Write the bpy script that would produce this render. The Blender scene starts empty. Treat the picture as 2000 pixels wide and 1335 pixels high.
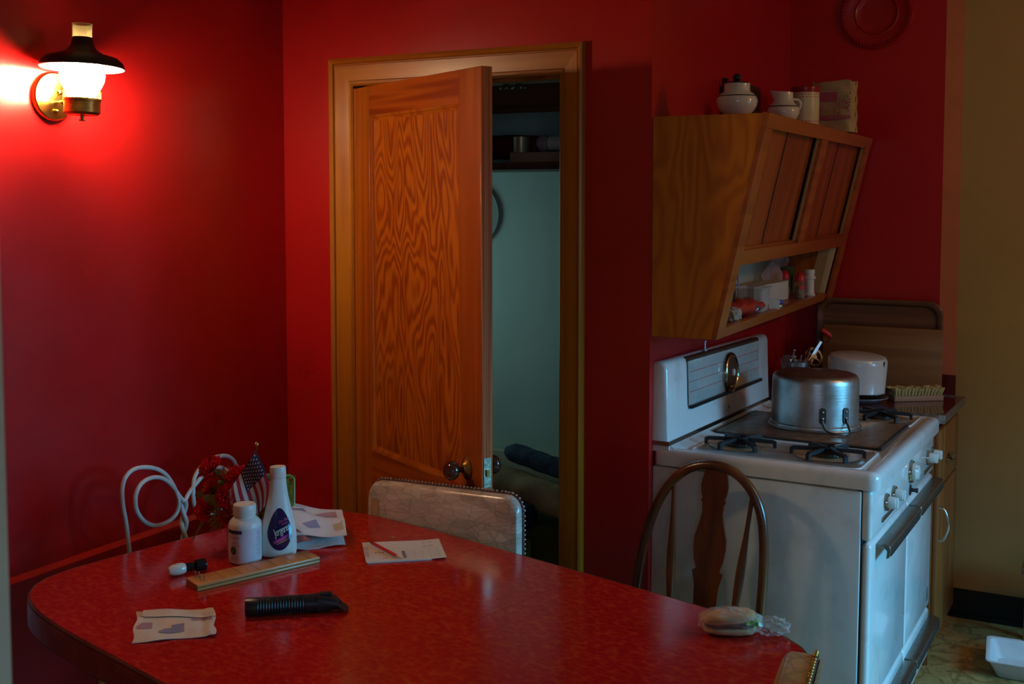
import bpy, bmesh, math, random
from mathutils import Vector, Matrix, Euler
R = math.radians
rnd = random.Random(7)
S = bpy.context.scene
COL = S.collection

# ------------------------------------------------------------------ camera, world, lights, exposure
EYE = 1.683
cam_d = bpy.data.cameras.new('camera'); cam = bpy.data.objects.new('camera', cam_d); COL.objects.link(cam)
cam.location = (0, 0, EYE); cam.rotation_euler = (R(90 - 3.674), 0, R(27.9))
cam_d.sensor_width = 36; cam_d.lens = 39.24; cam_d.shift_y = -0.07125; cam_d.clip_start = 0.05
cam_d.dof.use_dof = True; cam_d.dof.focus_distance = 3.3; cam_d.dof.aperture_fstop = 9
S.camera = cam
S.view_settings.view_transform = 'Standard'; S.view_settings.look = 'None'
S.view_settings.exposure = 0.0; S.view_settings.gamma = 1.0; S.view_settings.use_curve_mapping = False
wd = bpy.data.worlds.new('world'); S.world = wd; wd.use_nodes = True
wd.node_tree.nodes['Background'].inputs[0].default_value = (0.25, 0.5, 0.8, 1)
wd.node_tree.nodes['Background'].inputs[1].default_value = 0.6

def area(name, loc, rot, sx, sy, power, col):
    l = bpy.data.lights.new(name, 'AREA'); l.shape = 'RECTANGLE'; l.size = sx; l.size_y = sy
    l.energy = power; l.color = col
    o = bpy.data.objects.new(name, l); o.location = loc; o.rotation_euler = rot; COL.objects.link(o); return o
# daylight through the window in the right wall, beyond the stove
d_ = area('daylight_side', (2.30, 3.25, 1.45), (0, R(50), R(18)), 1.0, 1.3, 66, (0.10, 0.55, 1.0)); d_.data.spread = R(96)
# unseen cool fill behind the camera, added to brighten the stove side
area('rear_fill', (1.3, -2.42, 1.6), (R(68), 0, 0), 1.4, 1.1, 9, (0.56, 0.66, 1.0))
# daylight from a small window in the closet's left wall
area('daylight_closet', (-2.70, 3.55, 1.42), (0, R(-90), 0), .8, .45, 1.35, (0.42, 0.85, 0.80))
# warm ceiling lamp of the room, above and right of the view
lp = bpy.data.lights.new('ceiling_bulb', 'POINT'); lp.energy = 18; lp.color = (1.0, 0.50, 0.18); lp.shadow_soft_size = 0.11
lo = bpy.data.objects.new('ceiling_bulb', lp); lo.location = (1.25, 3.45, 2.33); COL.objects.link(lo)
GLOBE = 160.0      # radiance of the sconce globe

# ------------------------------------------------------------------ materials
MATS = {}
def nodes(name):
    m = bpy.data.materials.new(name); m.use_nodes = True
    nt = m.node_tree; return m, nt, nt.nodes['Principled BSDF']
def link(nt, a, b): nt.links.new(a, b)
def coords(nt, scale=(1, 1, 1), rot=(0, 0, 0), kind='Object'):
    tc = nt.nodes.new('ShaderNodeTexCoord'); mp = nt.nodes.new('ShaderNodeMapping')
    mp.inputs['Scale'].default_value = scale; mp.inputs['Rotation'].default_value = rot
    link(nt, tc.outputs[kind], mp.inputs['Vector']); return mp.outputs['Vector']
def noise(nt, vec, scale, detail=3, rough=.5, dist=0):
    n = nt.nodes.new('ShaderNodeTexNoise'); n.inputs['Scale'].default_value = scale
    n.inputs['Detail'].default_value = detail; n.inputs['Roughness'].default_value = rough
    n.inputs['Distortion'].default_value = dist
    link(nt, vec, n.inputs['Vector']); return n.outputs['Fac']
def ramp(nt, fac, stops):
    r = nt.nodes.new('ShaderNodeValToRGB'); link(nt, fac, r.inputs['Fac'])
    e = r.color_ramp.elements
    while len(e) < len(stops): e.new(0.5)
    for i, (p, c) in enumerate(stops):
        e[i].position = p; e[i].color = (c[0], c[1], c[2], 1)
    return r.outputs['Color']
def maths(nt, op, a, b=None):
    n = nt.nodes.new('ShaderNodeMath'); n.operation = op
    for i, v in enumerate((a, b)):
        if v is None: continue
        if isinstance(v, (int, float)): n.inputs[i].default_value = v
        else: link(nt, v, n.inputs[i])
    return n.outputs[0]
def bump(nt, p, h, strength, dist=.002):
    b = nt.nodes.new('ShaderNodeBump'); b.inputs['Strength'].default_value = strength
    b.inputs['Distance'].default_value = dist; link(nt, h, b.inputs['Height']); link(nt, b.outputs[0], p.inputs['Normal'])
def mat(name, col, rough=.5, metal=0, spec=.5, coat=0, trans=0, ior=1.45, alpha=1, var=0, vs=8, bs=0, bstr=.2, emit=None, es=0, sheen=0):
    if name in MATS: return MATS[name]
    m, nt, p = nodes(name)
    p.inputs['Base Color'].default_value = (*col, 1); p.inputs['Roughness'].default_value = rough
    p.inputs['Metallic'].default_value = metal; p.inputs['Specular IOR Level'].default_value = spec
    p.inputs['Coat Weight'].default_value = coat; p.inputs['Transmission Weight'].default_value = trans
    p.inputs['IOR'].default_value = ior; p.inputs['Alpha'].default_value = alpha
    p.inputs['Sheen Weight'].default_value = sheen
    v = coords(nt)
    if var:
        f = noise(nt, v, vs, 4, .6)
        link(nt, ramp(nt, f, [(.3, [c * (1 - var) for c in col]), (.7, [min(1, c * (1 + var)) for c in col])]), p.inputs['Base Color'])
    else:   # faint wear so that nothing is perfectly flat
        f = noise(nt, v, 30, 3)
        link(nt, ramp(nt, f, [(.3, [c * .95 for c in col]), (.7, [min(1, c * 1.04) for c in col])]), p.inputs['Base Color'])
    if bs: bump(nt, p, noise(nt, v, bs, 3), bstr)
    if emit:
        p.inputs['Emission Color'].default_value = (*emit, 1); p.inputs['Emission Strength'].default_value = es
    MATS[name] = m; return m
def wood(name, light, dark, scale=(3, 3, .45), freq=38, rough=.32, coat=.3, mix=(.25, .75), fine=260, stretch=.03):
    m, nt, p = nodes(name)
    v = coords(nt, scale)
    n = noise(nt, v, 1.0, 2.2, .45, .25)
    rings = maths(nt, 'SINE', maths(nt, 'MULTIPLY', n, freq))
    rings = maths(nt, 'ADD', maths(nt, 'MULTIPLY', rings, .5), .5)
    gmax = max(scale); fs = tuple(fine * (stretch if s < gmax * .5 else 1) for s in scale)
    g = noise(nt, coords(nt, fs), 1.0, 2, .6)
    f = maths(nt, 'ADD', maths(nt, 'MULTIPLY', rings, .6), maths(nt, 'MULTIPLY', g, .4))
    big = noise(nt, coords(nt, tuple(s * .7 for s in scale)), 1.0, 2)
    f = maths(nt, 'ADD', f, maths(nt, 'MULTIPLY', maths(nt, 'SUBTRACT', big, .5), .5))
    link(nt, ramp(nt, f, [(mix[0], dark), (mix[1], light)]), p.inputs['Base Color'])
    p.inputs['Roughness'].default_value = rough; p.inputs['Coat Weight'].default_value = coat
    p.inputs['Coat Roughness'].default_value = .2
    bump(nt, p, g, .12, .001)
    MATS[name] = m; return m

def red_paint(name, col, rough=.33):
    m, nt, p = nodes(name)
    v = coords(nt)
    f = noise(nt, v, 2.2, 4, .6)
    link(nt, ramp(nt, f, [(.3, [c * .88 for c in col]), (.75, [c * 1.06 for c in col])]), p.inputs['Base Color'])
    p.inputs['Roughness'].default_value = rough
    r2 = maths(nt, 'ADD', maths(nt, 'MULTIPLY', noise(nt, v, 5, 3), .12), rough - .06); link(nt, r2, p.inputs['Roughness'])
    bump(nt, p, noise(nt, coords(nt, (1, 1, .5)), 130, 3, .6), .10, .002)
    MATS[name] = m; return m
RED = red_paint('red_gloss_paint', (.48, .008, .009), .30)
REDD = red_paint('red_gloss_paint_panel', (.40, .006, .007))
YEL = mat('ochre_wall_paint', (.42, .26, .09), .75, var=.06, vs=3, bs=90, bstr=.12)
CREAM = mat('cream_paint', (.60, .55, .40), .55, var=.05)
ORANGE = mat('salmon_edge_paint', (.42, .105, .04), .6, var=.08, vs=6)
TEAL = mat('pale_green_closet_paint', (.52, .70, .60), .55, var=.05, vs=3, bs=80, bstr=.1)
CEIL = mat('ceiling_paint', (.62, .55, .45), .8)
BLACKP = mat('black_gloss_paint', (.006, .006, .006), .35, bs=60, bstr=.1)
FIR = wood('varnished_fir_panel', (.50, .135, .006), (.24, .034, .002), (7, 7, 1.6), 125, .36, .2, (.10, .80))
FIRS = wood('varnished_fir_stile', (.46, .125, .006), (.33, .068, .003), (9, 9, .25), 30, .34, .3, (.2, .8))
FIRH = wood('varnished_fir_rail', (.42, .095, .005), (.27, .040, .002), (.3, 9, 11), 60, .34, .3, (.2, .8))
FIRE = wood('worn_fir_edge', (.55, .12, .014), (.30, .06, .006), (9, 30, .3), 60, .75, .0)
CASE = wood('varnished_casing_wood', (.52, .185, .008), (.36, .10, .003), (9, 9, .25), 24, .36, .15, (.2, .8))
CASEH = wood('varnished_casing_wood_across', (.52, .185, .008), (.36, .10, .003), (.25, 9, 9), 24, .36, .15, (.2, .8))
PLY = wood('varnished_plywood', (.62, .19, .008), (.47, .125, .005), (6, 6, 1.4), 90, .4, .2, (.2, .75))
PLYF = wood('plywood_face_frame', (.44, .105, .012), (.30, .055, .005), (9, .3, 9), 26, .4, .2, (.1, .9))
PLYD = wood('plywood_sliding_door', (.38, .075, .009), (.24, .036, .004), (6, 6, .5), 26, .4, .2, (.1, .9))
WINDW = wood('dark_turned_wood', (.20, .055, .015), (.075, .017, .005), (8, 8, .8), 22, .28, .4, (.1, .9))
WALN = wood('walnut_veneer', (.20, .085, .030), (.11, .04, .013), (.5, 5, 9), 34, .35, .25, (.1, .9))
BOARDW = wood('cutting_board_wood', (.33, .165, .055), (.23, .10, .03), (.5, 5, 9), 30, .5, .05, (.1, .9))
BEECH = wood('pale_brush_wood', (.48, .27, .15), (.38, .20, .10), (.4, 9, 9), 20, .55, 0, (.1, .9))
CRIB = wood('cribbage_wood', (.52, .24, .065), (.42, .17, .04), (.6, 9, 9), 16, .4, .2, (.1, .9))
DARKW = wood('dark_closet_wood', (.12, .05, .02), (.06, .022, .009), (.5, 5, 5), 25, .5, .1)
CABW = wood('base_cabinet_wood', (.33, .115, .025), (.19, .05, .010), (7, 7, .5), 28, .38, .2, (.1, .9))

def enamel():
    m, nt, p = nodes('white_enamel')
    v = coords(nt); f = noise(nt, v, 9, 4, .6)
    link(nt, ramp(nt, f, [(.25, (.60, .585, .55)), (.5, (.74, .73, .70))]), p.inputs['Base Color'])
    p.inputs['Roughness'].default_value = .17; p.inputs['Coat Weight'].default_value = .5; p.inputs['Coat Roughness'].default_value = .06
    MATS['e'] = m; return m
ENAM = enamel()
ENPOT = mat('pot_enamel', (.72, .70, .66), .2, coat=.4)
CHROME = mat('chrome', (.62, .60, .56), .16, 1, bs=0)
CHROMEB = mat('brushed_chrome', (.34, .31, .27), .34, 1, var=.15, vs=40)
STEEL = mat('dull_steel', (.42, .42, .42), .35, 1)
IRON = mat('cast_iron', (.018, .018, .02), .45, 0, bs=200, bstr=.3)
BURN = mat('burner_metal', (.10, .085, .07), .4, .8, var=.4, vs=60)
STAIN = mat('scorched_enamel', (.42, .33, .20), .35, var=.45, vs=30)
BRASS = mat('brass', (.62, .42, .10), .22, 1, var=.15, vs=60)
BRASSD = mat('aged_brass', (.36, .22, .06), .38, 1, var=.3, vs=60)
WHP = mat('white_plastic', (.70, .68, .62), .32)
CER = mat('glazed_ceramic', (.66, .61, .52), .14, coat=.4)
BLK = mat('black_plastic', (.012, .012, .013), .35)
BLKG = mat('black_gloss', (.010, .010, .012), .12)
NAVY = mat('navy_print', (.025, .035, .10), .4)
NAVYL = mat('navy_foil_label', (.012, .010, .06), .12, coat=.6)
PINK = mat('pink_print', (.62, .10, .22), .35)
REDP = mat('red_plastic', (.60, .02, .02), .3)
REDL = mat('red_line_print', (.50, .03, .04), .4)
GREENP = mat('green_plastic', (.20, .30, .05), .4)
LEAF = mat('silk_leaf', (.20, .24, .06), .6, var=.3, vs=20)
STEM = mat('silk_stem', (.06, .10, .03), .6)
CARN = mat('silk_carnation', (.78, .010, .020), .75, var=.3, vs=60)
DRIED = mat('dried_flower', (.50, .28, .13), .8, var=.3, vs=40)
PAPER = mat('white_paper', (.66, .60, .50), .75, var=.03)
PAPN = mat('napkin_paper', (.66, .58, .48), .9, bs=160, bstr=.3)
PINKP = mat('pink_tissue', (.42, .13, .12), .9, bs=60, bstr=.4)
PRB = mat('blue_grey_print', (.24, .24, .36), .85)
PRR = mat('mauve_print', (.40, .22, .25), .85)
PRG = mat('grey_print', (.20, .17, .16), .85)
PRT = mat('tan_print', (.46, .32, .18), .85)
CARD = mat('card_board', (.44, .30, .17), .8, var=.1)
KRAFT = mat('kraft_paper_bag', (.42, .28, .14), .85, var=.1, vs=20, bs=20, bstr=.3)
CRM = mat('cream_tin', (.62, .54, .33), .35)
BRIST = mat('brush_bristles', (.62, .52, .22), .7)
OLIVE = mat('olive_fabric', (.085, .085, .035), .9, var=.2)
NAVF = mat('blue_pile_fabric', (.045, .075, .12), .95, var=.6, vs=30, bs=90, bstr=.9)
BROC = mat('tan_brocade', (.36, .25, .14), .8, var=.45, vs=9, bs=30, bstr=.8)
QUILT = mat('navy_quilt', (.012, .018, .065), .85, var=.5, vs=8, bs=20, bstr=.5)
QUILTP = mat('pale_quilt_pattern', (.30, .34, .32), .85, var=.4, vs=16)
FOAM = mat('white_foam', (.66, .62, .60), .6)
BREAD = mat('bread_crust', (.55, .30, .13), .8, var=.2, vs=30, bs=60, bstr=.5)
LETT = mat('lettuce', (.22, .38, .04), .6, var=.3, vs=30)
MEAT = mat('sandwich_filling', (.20, .07, .04), .6, var=.4, vs=30)
COUNT = mat('dark_red_laminate', (.13, .012, .016), .16, coat=.3, var=.2, vs=40)
SHELFR = mat('red_shelf_laminate', (.34, .05, .06), .35, var=.1)
DKB = mat('dark_brown_plastic', (.045, .022, .014), .4)
WIRE = mat('white_painted_wire', (.66, .66, .62), .3, coat=.2)
TAPE = mat('tan_tape', (.42, .28, .15), .55, var=.15, vs=50)
SHADEO = mat('dark_bronze_shade', (.016, .012, .009), .3)
SHADEI = mat('white_shade_lining', (.8, .78, .72), .5)
EMG = mat('lit_glass_globe', (.9, .9, .85), .3, emit=(1.0, .76, .47), es=GLOBE)

def glass(name, col=(1, 1, 1), rough=.03, alpha=.22):
    # thin clear film or glass: mostly see-through with a glossy skin
    m, nt, p = nodes(name)
    p.inputs['Base Color'].default_value = (*col, 1); p.inputs['Roughness'].default_value = rough
    p.inputs['Alpha'].default_value = alpha; p.inputs['Specular IOR Level'].default_value = .9
    lw = nt.nodes.new('ShaderNodeLayerWeight'); lw.inputs['Blend'].default_value = .35
    a = maths(nt, 'ADD', maths(nt, 'MULTIPLY', lw.outputs['Facing'], .55), alpha)
    link(nt, a, p.inputs['Alpha']); bump(nt, p, noise(nt, coords(nt), 60, 2), .15)
    MATS[name] = m; return m
CLEAR = glass('clear_glass', (.85, .8, .6), .05, .12)
CHIM = glass('chimney_glass', (.40, .34, .18), .05, .16)
FILM = glass('cling_film', (.75, .68, .64), .14, .03)
TUBP = glass('frosted_tub_plastic', (.50, .40, .33), .35, .28)
BAGP = glass('zip_bag_plastic', (.55, .45, .45), .25, .20)
PANEG = mat('pane_glass', (.8, .9, 1), .02, trans=1, ior=1.1)

def formica():
    m, nt, p = nodes('red_cracked_ice_laminate')
    v = coords(nt, (1, 1.6, 1))
    vo = nt.nodes.new('ShaderNodeTexVoronoi'); vo.inputs['Scale'].default_value = 46; link(nt, v, vo.inputs['Vector'])
    n = noise(nt, v, 34, 6, .75, 1.4)
    f = maths(nt, 'ADD', maths(nt, 'MULTIPLY', n, .8), maths(nt, 'MULTIPLY', vo.outputs['Distance'], .35))
    link(nt, ramp(nt, f, [(.32, (.37, .004, .005)), (.56, (.43, .008, .007)), (.80, (.52, .040, .010))]), p.inputs['Base Color'])
    r = maths(nt, 'ADD', maths(nt, 'MULTIPLY', noise(nt, v, 6, 4), .12), .10); link(nt, r, p.inputs['Roughness'])
    p.inputs['Specular IOR Level'].default_value = .6
    MATS['f'] = m; return m
FORM = formica()
def vinyl(name, c1, c2, c3):
    # cracked-ice vinyl: straight crossing creases between facets of slightly different tone
    m, nt, p = nodes(name)
    v = coords(nt, (1, 1, 1)); w = noise(nt, v, 6, 4, .6)
    def cells(rot, st, sc, feat):
        vv = coords(nt, st, rot); vo = nt.nodes.new('ShaderNodeTexVoronoi'); vo.feature = feat
        vo.inputs['Scale'].default_value = sc; link(nt, vv, vo.inputs['Vector']); return vo
    creases = None; tone = None
    for rot, st in (((.0, R(35), 0), (1, 1, 3.2)), ((0, R(-50), 0), (1, 1, 3.6)), ((0, R(80), 0), (1, 1, 2.6))):
        e = cells(rot, st, 11, 'DISTANCE_TO_EDGE'); k = ramp(nt, e.outputs['Distance'], [(0, (0, 0, 0)), (.035, (1, 1, 1))])
        creases = k if creases is None else maths(nt, 'MULTIPLY', creases, k)
        c = cells(rot, st, 11, 'F1'); sp = nt.nodes.new('ShaderNodeSeparateColor'); link(nt, c.outputs['Color'], sp.inputs[0])
        tone = sp.outputs[0] if tone is None else maths(nt, 'ADD', tone, sp.outputs[0])
    f = maths(nt, 'ADD', maths(nt, 'MULTIPLY', tone, .17), maths(nt, 'MULTIPLY', w, .5))
    c = ramp(nt, f, [(.30, c1), (.52, c2), (.74, c3)])
    m2 = nt.nodes.new('ShaderNodeMixRGB'); m2.blend_type = 'MULTIPLY'; m2.inputs[0].default_value = .32
    link(nt, c, m2.inputs[1]); link(nt, creases, m2.inputs[2]); link(nt, m2.outputs[0], p.inputs['Base Color'])
    p.inputs['Roughness'].default_value = .28; p.inputs['Coat Weight'].default_value = .25
    MATS[name] = m; return m
VIN = vinyl('cracked_ice_vinyl', (.38, .35, .29), (.54, .50, .42), (.70, .66, .57))
VINT = vinyl('tan_vinyl', (.52, .38, .19), (.60, .46, .25), (.68, .53, .32))
def lino():
    m, nt, p = nodes('marbled_linoleum'); v = coords(nt)
    vo = nt.nodes.new('ShaderNodeTexVoronoi'); vo.feature = 'DISTANCE_TO_EDGE'; vo.inputs['Scale'].default_value = 11
    mx = nt.nodes.new('ShaderNodeMixRGB'); mx.inputs[0].default_value = .25; link(nt, v, mx.inputs[1])
    nn = nt.nodes.new('ShaderNodeTexNoise'); nn.inputs['Scale'].default_value = 6; nn.inputs['Detail'].default_value = 4
    link(nt, v, nn.inputs['Vector']); link(nt, nn.outputs['Color'], mx.inputs[2]); link(nt, mx.outputs[0], vo.inputs['Vector'])
    e = ramp(nt, vo.outputs['Distance'], [(0, (.22, .13, .05)), (.10, (1, 1, 1))])
    b = ramp(nt, noise(nt, v, 16, 5, .7), [(.3, (.30, .17, .05)), (.7, (.52, .32, .11))])
    m2 = nt.nodes.new('ShaderNodeMixRGB'); m2.blend_type = 'MULTIPLY'; m2.inputs[0].default_value = .55
    link(nt, b, m2.inputs[1]); link(nt, e, m2.inputs[2]); link(nt, m2.outputs[0], p.inputs['Base Color'])
    p.inputs['Roughness'].default_value = .4; return m
LINO = lino()
def alum():
    m, nt, p = nodes('worn_aluminium'); v = coords(nt)
    tc = nt.nodes.new('ShaderNodeTexCoord'); sp = nt.nodes.new('ShaderNodeSeparateXYZ'); link(nt, tc.outputs['Object'], sp.inputs[0])
    n = noise(nt, v, 14, 5, .7)
    base = ramp(nt, n, [(.3, (.40, .39, .36)), (.65, (.60, .59, .56))])
    # scorched brown crown (the pot stands upside down, its bottom is on top)
    zf = maths(nt, 'ADD', sp.outputs['Z'], maths(nt, 'MULTIPLY', maths(nt, 'SUBTRACT', noise(nt, v, 22, 4), .5), .03))
    k = ramp(nt, zf, [(.158, (1, 1, 1)), (.180, (.60, .40, .27))])
    m2 = nt.nodes.new('ShaderNodeMixRGB'); m2.blend_type = 'MULTIPLY'; m2.inputs[0].default_value = 1
    link(nt, base, m2.inputs[1]); link(nt, k, m2.inputs[2]); link(nt, m2.outputs[0], p.inputs['Base Color'])
    p.inputs['Metallic'].default_value = .9; link(nt, maths(nt, 'ADD', maths(nt, 'MULTIPLY', n, .18), .25), p.inputs['Roughness'])
    bump(nt, p, noise(nt, coords(nt, (2, 2, 260)), 1, 2), .18, .001)
    return m
ALUM = alum()

# ------------------------------------------------------------------ mesh builder
class MB:
    def __init__(s): s.v = []; s.f = []; s.mi = []
    def add(s, vs, fs, M=None, mi=0):
        n = len(s.v)
        for p in vs:
            p = Vector(p); s.v.append(tuple(M @ p) if M is not None else tuple(p))
        for f in fs: s.f.append([i + n for i in f]); s.mi.append(mi)
        return s
    def box(s, a, b, M=None, mi=0):
        x0, y0, z0 = a; x1, y1, z1 = b
        vs = [(x0, y0, z0), (x1, y0, z0), (x1, y1, z0), (x0, y1, z0), (x0, y0, z1), (x1, y0, z1), (x1, y1, z1), (x0, y1, z1)]
        return s.add(vs, [(0, 3, 2, 1), (4, 5, 6, 7), (0, 1, 5, 4), (1, 2, 6, 5), (2, 3, 7, 6), (3, 0, 4, 7)], M, mi)
    def rbox(s, a, b, r=.01, seg=3, M=None, mi=0):
        bm = bmesh.new(); bmesh.ops.create_cube(bm, size=1)
        c = [(a[i] + b[i]) / 2 for i in range(3)]; d = [abs(b[i] - a[i]) for i in range(3)]
        for v in bm.verts: v.co = Vector([c[i] + v.co[i] * d[i] for i in range(3)])
        r = min(r, min(d) * .49)
        bmesh.ops.bevel(bm, geom=list(bm.edges), offset=r, segments=seg, profile=.5, affect='EDGES')
        s.bm(bm, M, mi); return s
    def bm(s, bm, M=None, mi=0):
        bm.verts.index_update(); s.add([v.co for v in bm.verts], [[v.index for v in f.verts] for f in bm.faces], M, mi); bm.free()
    def lathe(s, prof, n=32, M=None, mi=0, sx=1, sy=1):
        vs = []; rings = []
        for r, z in prof:
            if r < 1e-5: rings.append([len(vs)]); vs.append((0, 0, z))
            else:
                rings.append(list(range(len(vs), len(vs) + n)))
                vs += [(r * sx * math.cos(2 * math.pi * k / n), r * sy * math.sin(2 * math.pi * k / n), z) for k in range(n)]
        fs = []
        for a, b in zip(rings, rings[1:]):
            if len(a) == 1 and len(b) == 1: continue
            for k in range(n):
                k2 = (k + 1) % n
                if len(a) == 1: fs.append((a[0], b[k2], b[k]))
                elif len(b) == 1: fs.append((a[k], a[k2], b[0]))
                else: fs.append((a[k], a[k2], b[k2], b[k]))
        return s.add(vs, fs, M, mi)
    def tube(s, pts, r, n=10, closed=False, M=None, mi=0, caps=True, flat=1):
        pts = [Vector(p) for p in pts]; m = len(pts)
        rs = r if isinstance(r, (list, tuple)) else [r] * m
        T = []
        for i in range(m):
            a = pts[(i - 1) % m] if (closed or i > 0) else pts[0]
            b = pts[(i + 1) % m] if (closed or i < m - 1) else pts[-1]
            T.append((b - a).normalized())
        up = Vector((0, 0, 1)) if abs(T[0].z) < .9 else Vector((1, 0, 0))
        N = (up - T[0] * up.dot(T[0])).normalized(); vs = []
        for i in range(m):
            N = (N - T[i] * N.dot(T[i])); N = N.normalized() if N.length > 1e-6 else T[i].orthogonal().normalized()
            B = T[i].cross(N)
            for k in range(n):
                a = 2 * math.pi * k / n
                vs.append(pts[i] + N * (rs[i] * math.cos(a) * flat) + B * (rs[i] * math.sin(a)))
        fs = []
        for i in range(m if closed else m - 1):
            j = (i + 1) % m
            for k in range(n):
                k2 = (k + 1) % n; fs.append((i * n + k, i * n + k2, j * n + k2, j * n + k))
        if caps and not closed: fs += [tuple(range(n - 1, -1, -1)), tuple(range((m - 1) * n, m * n))]
        return s.add(vs, fs, M, mi)
    def prism(s, pts, d, fn=None, mi=0, M=None):
        # polygon pts (a,b) extruded by depth d; fn(a,b,c)->xyz
        fn = fn or (lambda a, b, c: (a, b, c)); n = len(pts)
        vs = [fn(a, b, 0) for a, b in pts] + [fn(a, b, d) for a, b in pts]
        fs = [tuple(range(n - 1, -1, -1)), tuple(range(n, 2 * n))] + [(i, (i + 1) % n, (i + 1) % n + n, i + n) for i in range(n)]
        return s.add(vs, fs, M, mi)
    def grid(s, fn, nu, nv, M=None, mi=0, thick=0):
        vs = [Vector(fn(i / nu, j / nv)) for i in range(nu + 1) for j in range(nv + 1)]
        w = nv + 1
        fs = [(i * w + j, (i + 1) * w + j, (i + 1) * w + j + 1, i * w + j + 1) for i in range(nu) for j in range(nv)]
        if thick:
            bm = bmesh.new(); bv = [bm.verts.new(p) for p in vs]
            for f in fs: bm.faces.new([bv[i] for i in f])
            bmesh.ops.recalc_face_normals(bm, faces=bm.faces)
            bmesh.ops.solidify(bm, geom=list(bm.faces), thickness=thick); s.bm(bm, M, mi); return s
        return s.add(vs, fs, M, mi)
    def sphere(s, c, r, n=16, m=10, M=None, mi=0, sc=(1, 1, 1)):
        prof = [(r * math.sin(math.pi * i / m), -r * math.cos(math.pi * i / m)) for i in range(m + 1)]
        prof[0] = (0, -r); prof[-1] = (0, r)
        L = Matrix.Translation(c) @ Matrix.Diagonal((*sc, 1)); return s.lathe(prof, n, (M @ L) if M is not None else L, mi)

def link_obj(name, data, parent=None, M=None):
    o = bpy.data.objects.new(name, data); COL.objects.link(o)
    if parent is not None: o.parent = parent
    if M is not None: o.matrix_basis = M
    return o
def obj(name, mb, mats, parent=None, M=None, ang=38, fix=True, bev=0):
    me = bpy.data.meshes.new(name); me.from_pydata(mb.v, [], mb.f)
    mats = mats if isinstance(mats, (list, tuple)) else [mats]
    for m in mats: me.materials.append(m)
    for p, i in zip(me.polygons, mb.mi): p.material_index = i
    if fix:
        bm = bmesh.new(); bm.from_mesh(me); bmesh.ops.recalc_face_normals(bm, faces=bm.faces); bm.to_mesh(me); bm.free()
    me.polygons.foreach_set('use_smooth', [True] * len(me.polygons)); me.set_sharp_from_angle(angle=R(ang)); me.update()
    o = link_obj(name, me, parent, M)
    if bev:
        b = o.modifiers.new('bevel', 'BEVEL'); b.width = bev; b.segments = 2; b.limit_method = 'ANGLE'; b.angle_limit = R(50)
    return o
def tag(o, label, cat, group=None):
    o['label'] = label; o['category'] = cat
    if group: o['group'] = group
    return o
def thing(name, label, cat, M=None, group=None):
    o = bpy.data.objects.new(name, None); COL.objects.link(o); o.empty_display_size = .05
    if M is not None: o.matrix_basis = M
    return tag(o, label, cat, group)
def struct(name, mb, m, **k):
    o = obj(name, mb, m, **k); o['kind'] = 'structure'; return o
def stuff(o): o['kind'] = 'stuff'; return o
def T(x=0, y=0, z=0): return Matrix.Translation((x, y, z))
def RZ(a): return Matrix.Rotation(R(a), 4, 'Z')
def RX(a): return Matrix.Rotation(R(a), 4, 'X')
def RY(a): return Matrix.Rotation(R(a), 4, 'Y')
def spline(pts, n=8, closed=False):
    P = [Vector(p) for p in pts]; m = len(P); out = []
    for i in range(m if closed else m - 1):
        g = lambda k: P[k % m] if closed else P[max(0, min(m - 1, k))]
        a, b, c, d = g(i - 1), g(i), g(i + 1), g(i + 2)
        for k in range(n):
            t = k / n
            out.append(.5 * ((2 * b) + (c - a) * t + (2 * a - 5 * b + 4 * c - d) * t * t + (3 * b - a - 3 * c + d) * t ** 3))
    if not closed: out.append(P[-1])
    return out
def rrect(x0, y0, x1, y1, r, n=8):
    out = []
    for cx, cy, a0 in ((x1 - r, y1 - r, 0), (x0 + r, y1 - r, 90), (x0 + r, y0 + r, 180), (x1 - r, y0 + r, 270)):
        out += [(cx + r * math.cos(R(a0 + 90 * k / n)), cy + r * math.sin(R(a0 + 90 * k / n))) for k in range(n + 1)]
    return out
def text_mesh(s, size, shear=0, extr=0, sp=1, align='CENTER'):
    c = bpy.data.curves.new('lettering', 'FONT'); c.body = s; c.size = size; c.shear = shear; c.extrude = extr
    c.align_x = align; c.align_y = 'CENTER'; c.space_character = sp; c.resolution_u = 2
    o = bpy.data.objects.new('lettering', c); COL.objects.link(o)
    bpy.context.view_layer.update()
    me = bpy.data.meshes.new_from_object(o.evaluated_get(bpy.context.evaluated_depsgraph_get()))
    vs = [tuple(v.co) for v in me.vertices]; fs = [tuple(p.vertices) for p in me.polygons]
    bpy.data.objects.remove(o); bpy.data.curves.remove(c); bpy.data.meshes.remove(me)
    return vs, fs

# ------------------------------------------------------------------ frames of reference
YA, XB, XL, YC = 3.09, -1.175, -2.536, 4.70
STOVE = T(XB, 3.10, 0) @ RZ(-1.5) @ RX(-1.4)          # the old floor falls away towards the far wall
TBL = T(-1.38, 2.024, .75) @ RZ(-13.7)                # table top centre
CEILZ = 2.62
DO0, DO1, DOZ = -2.24, -1.462, 2.06                   # closet door opening

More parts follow.
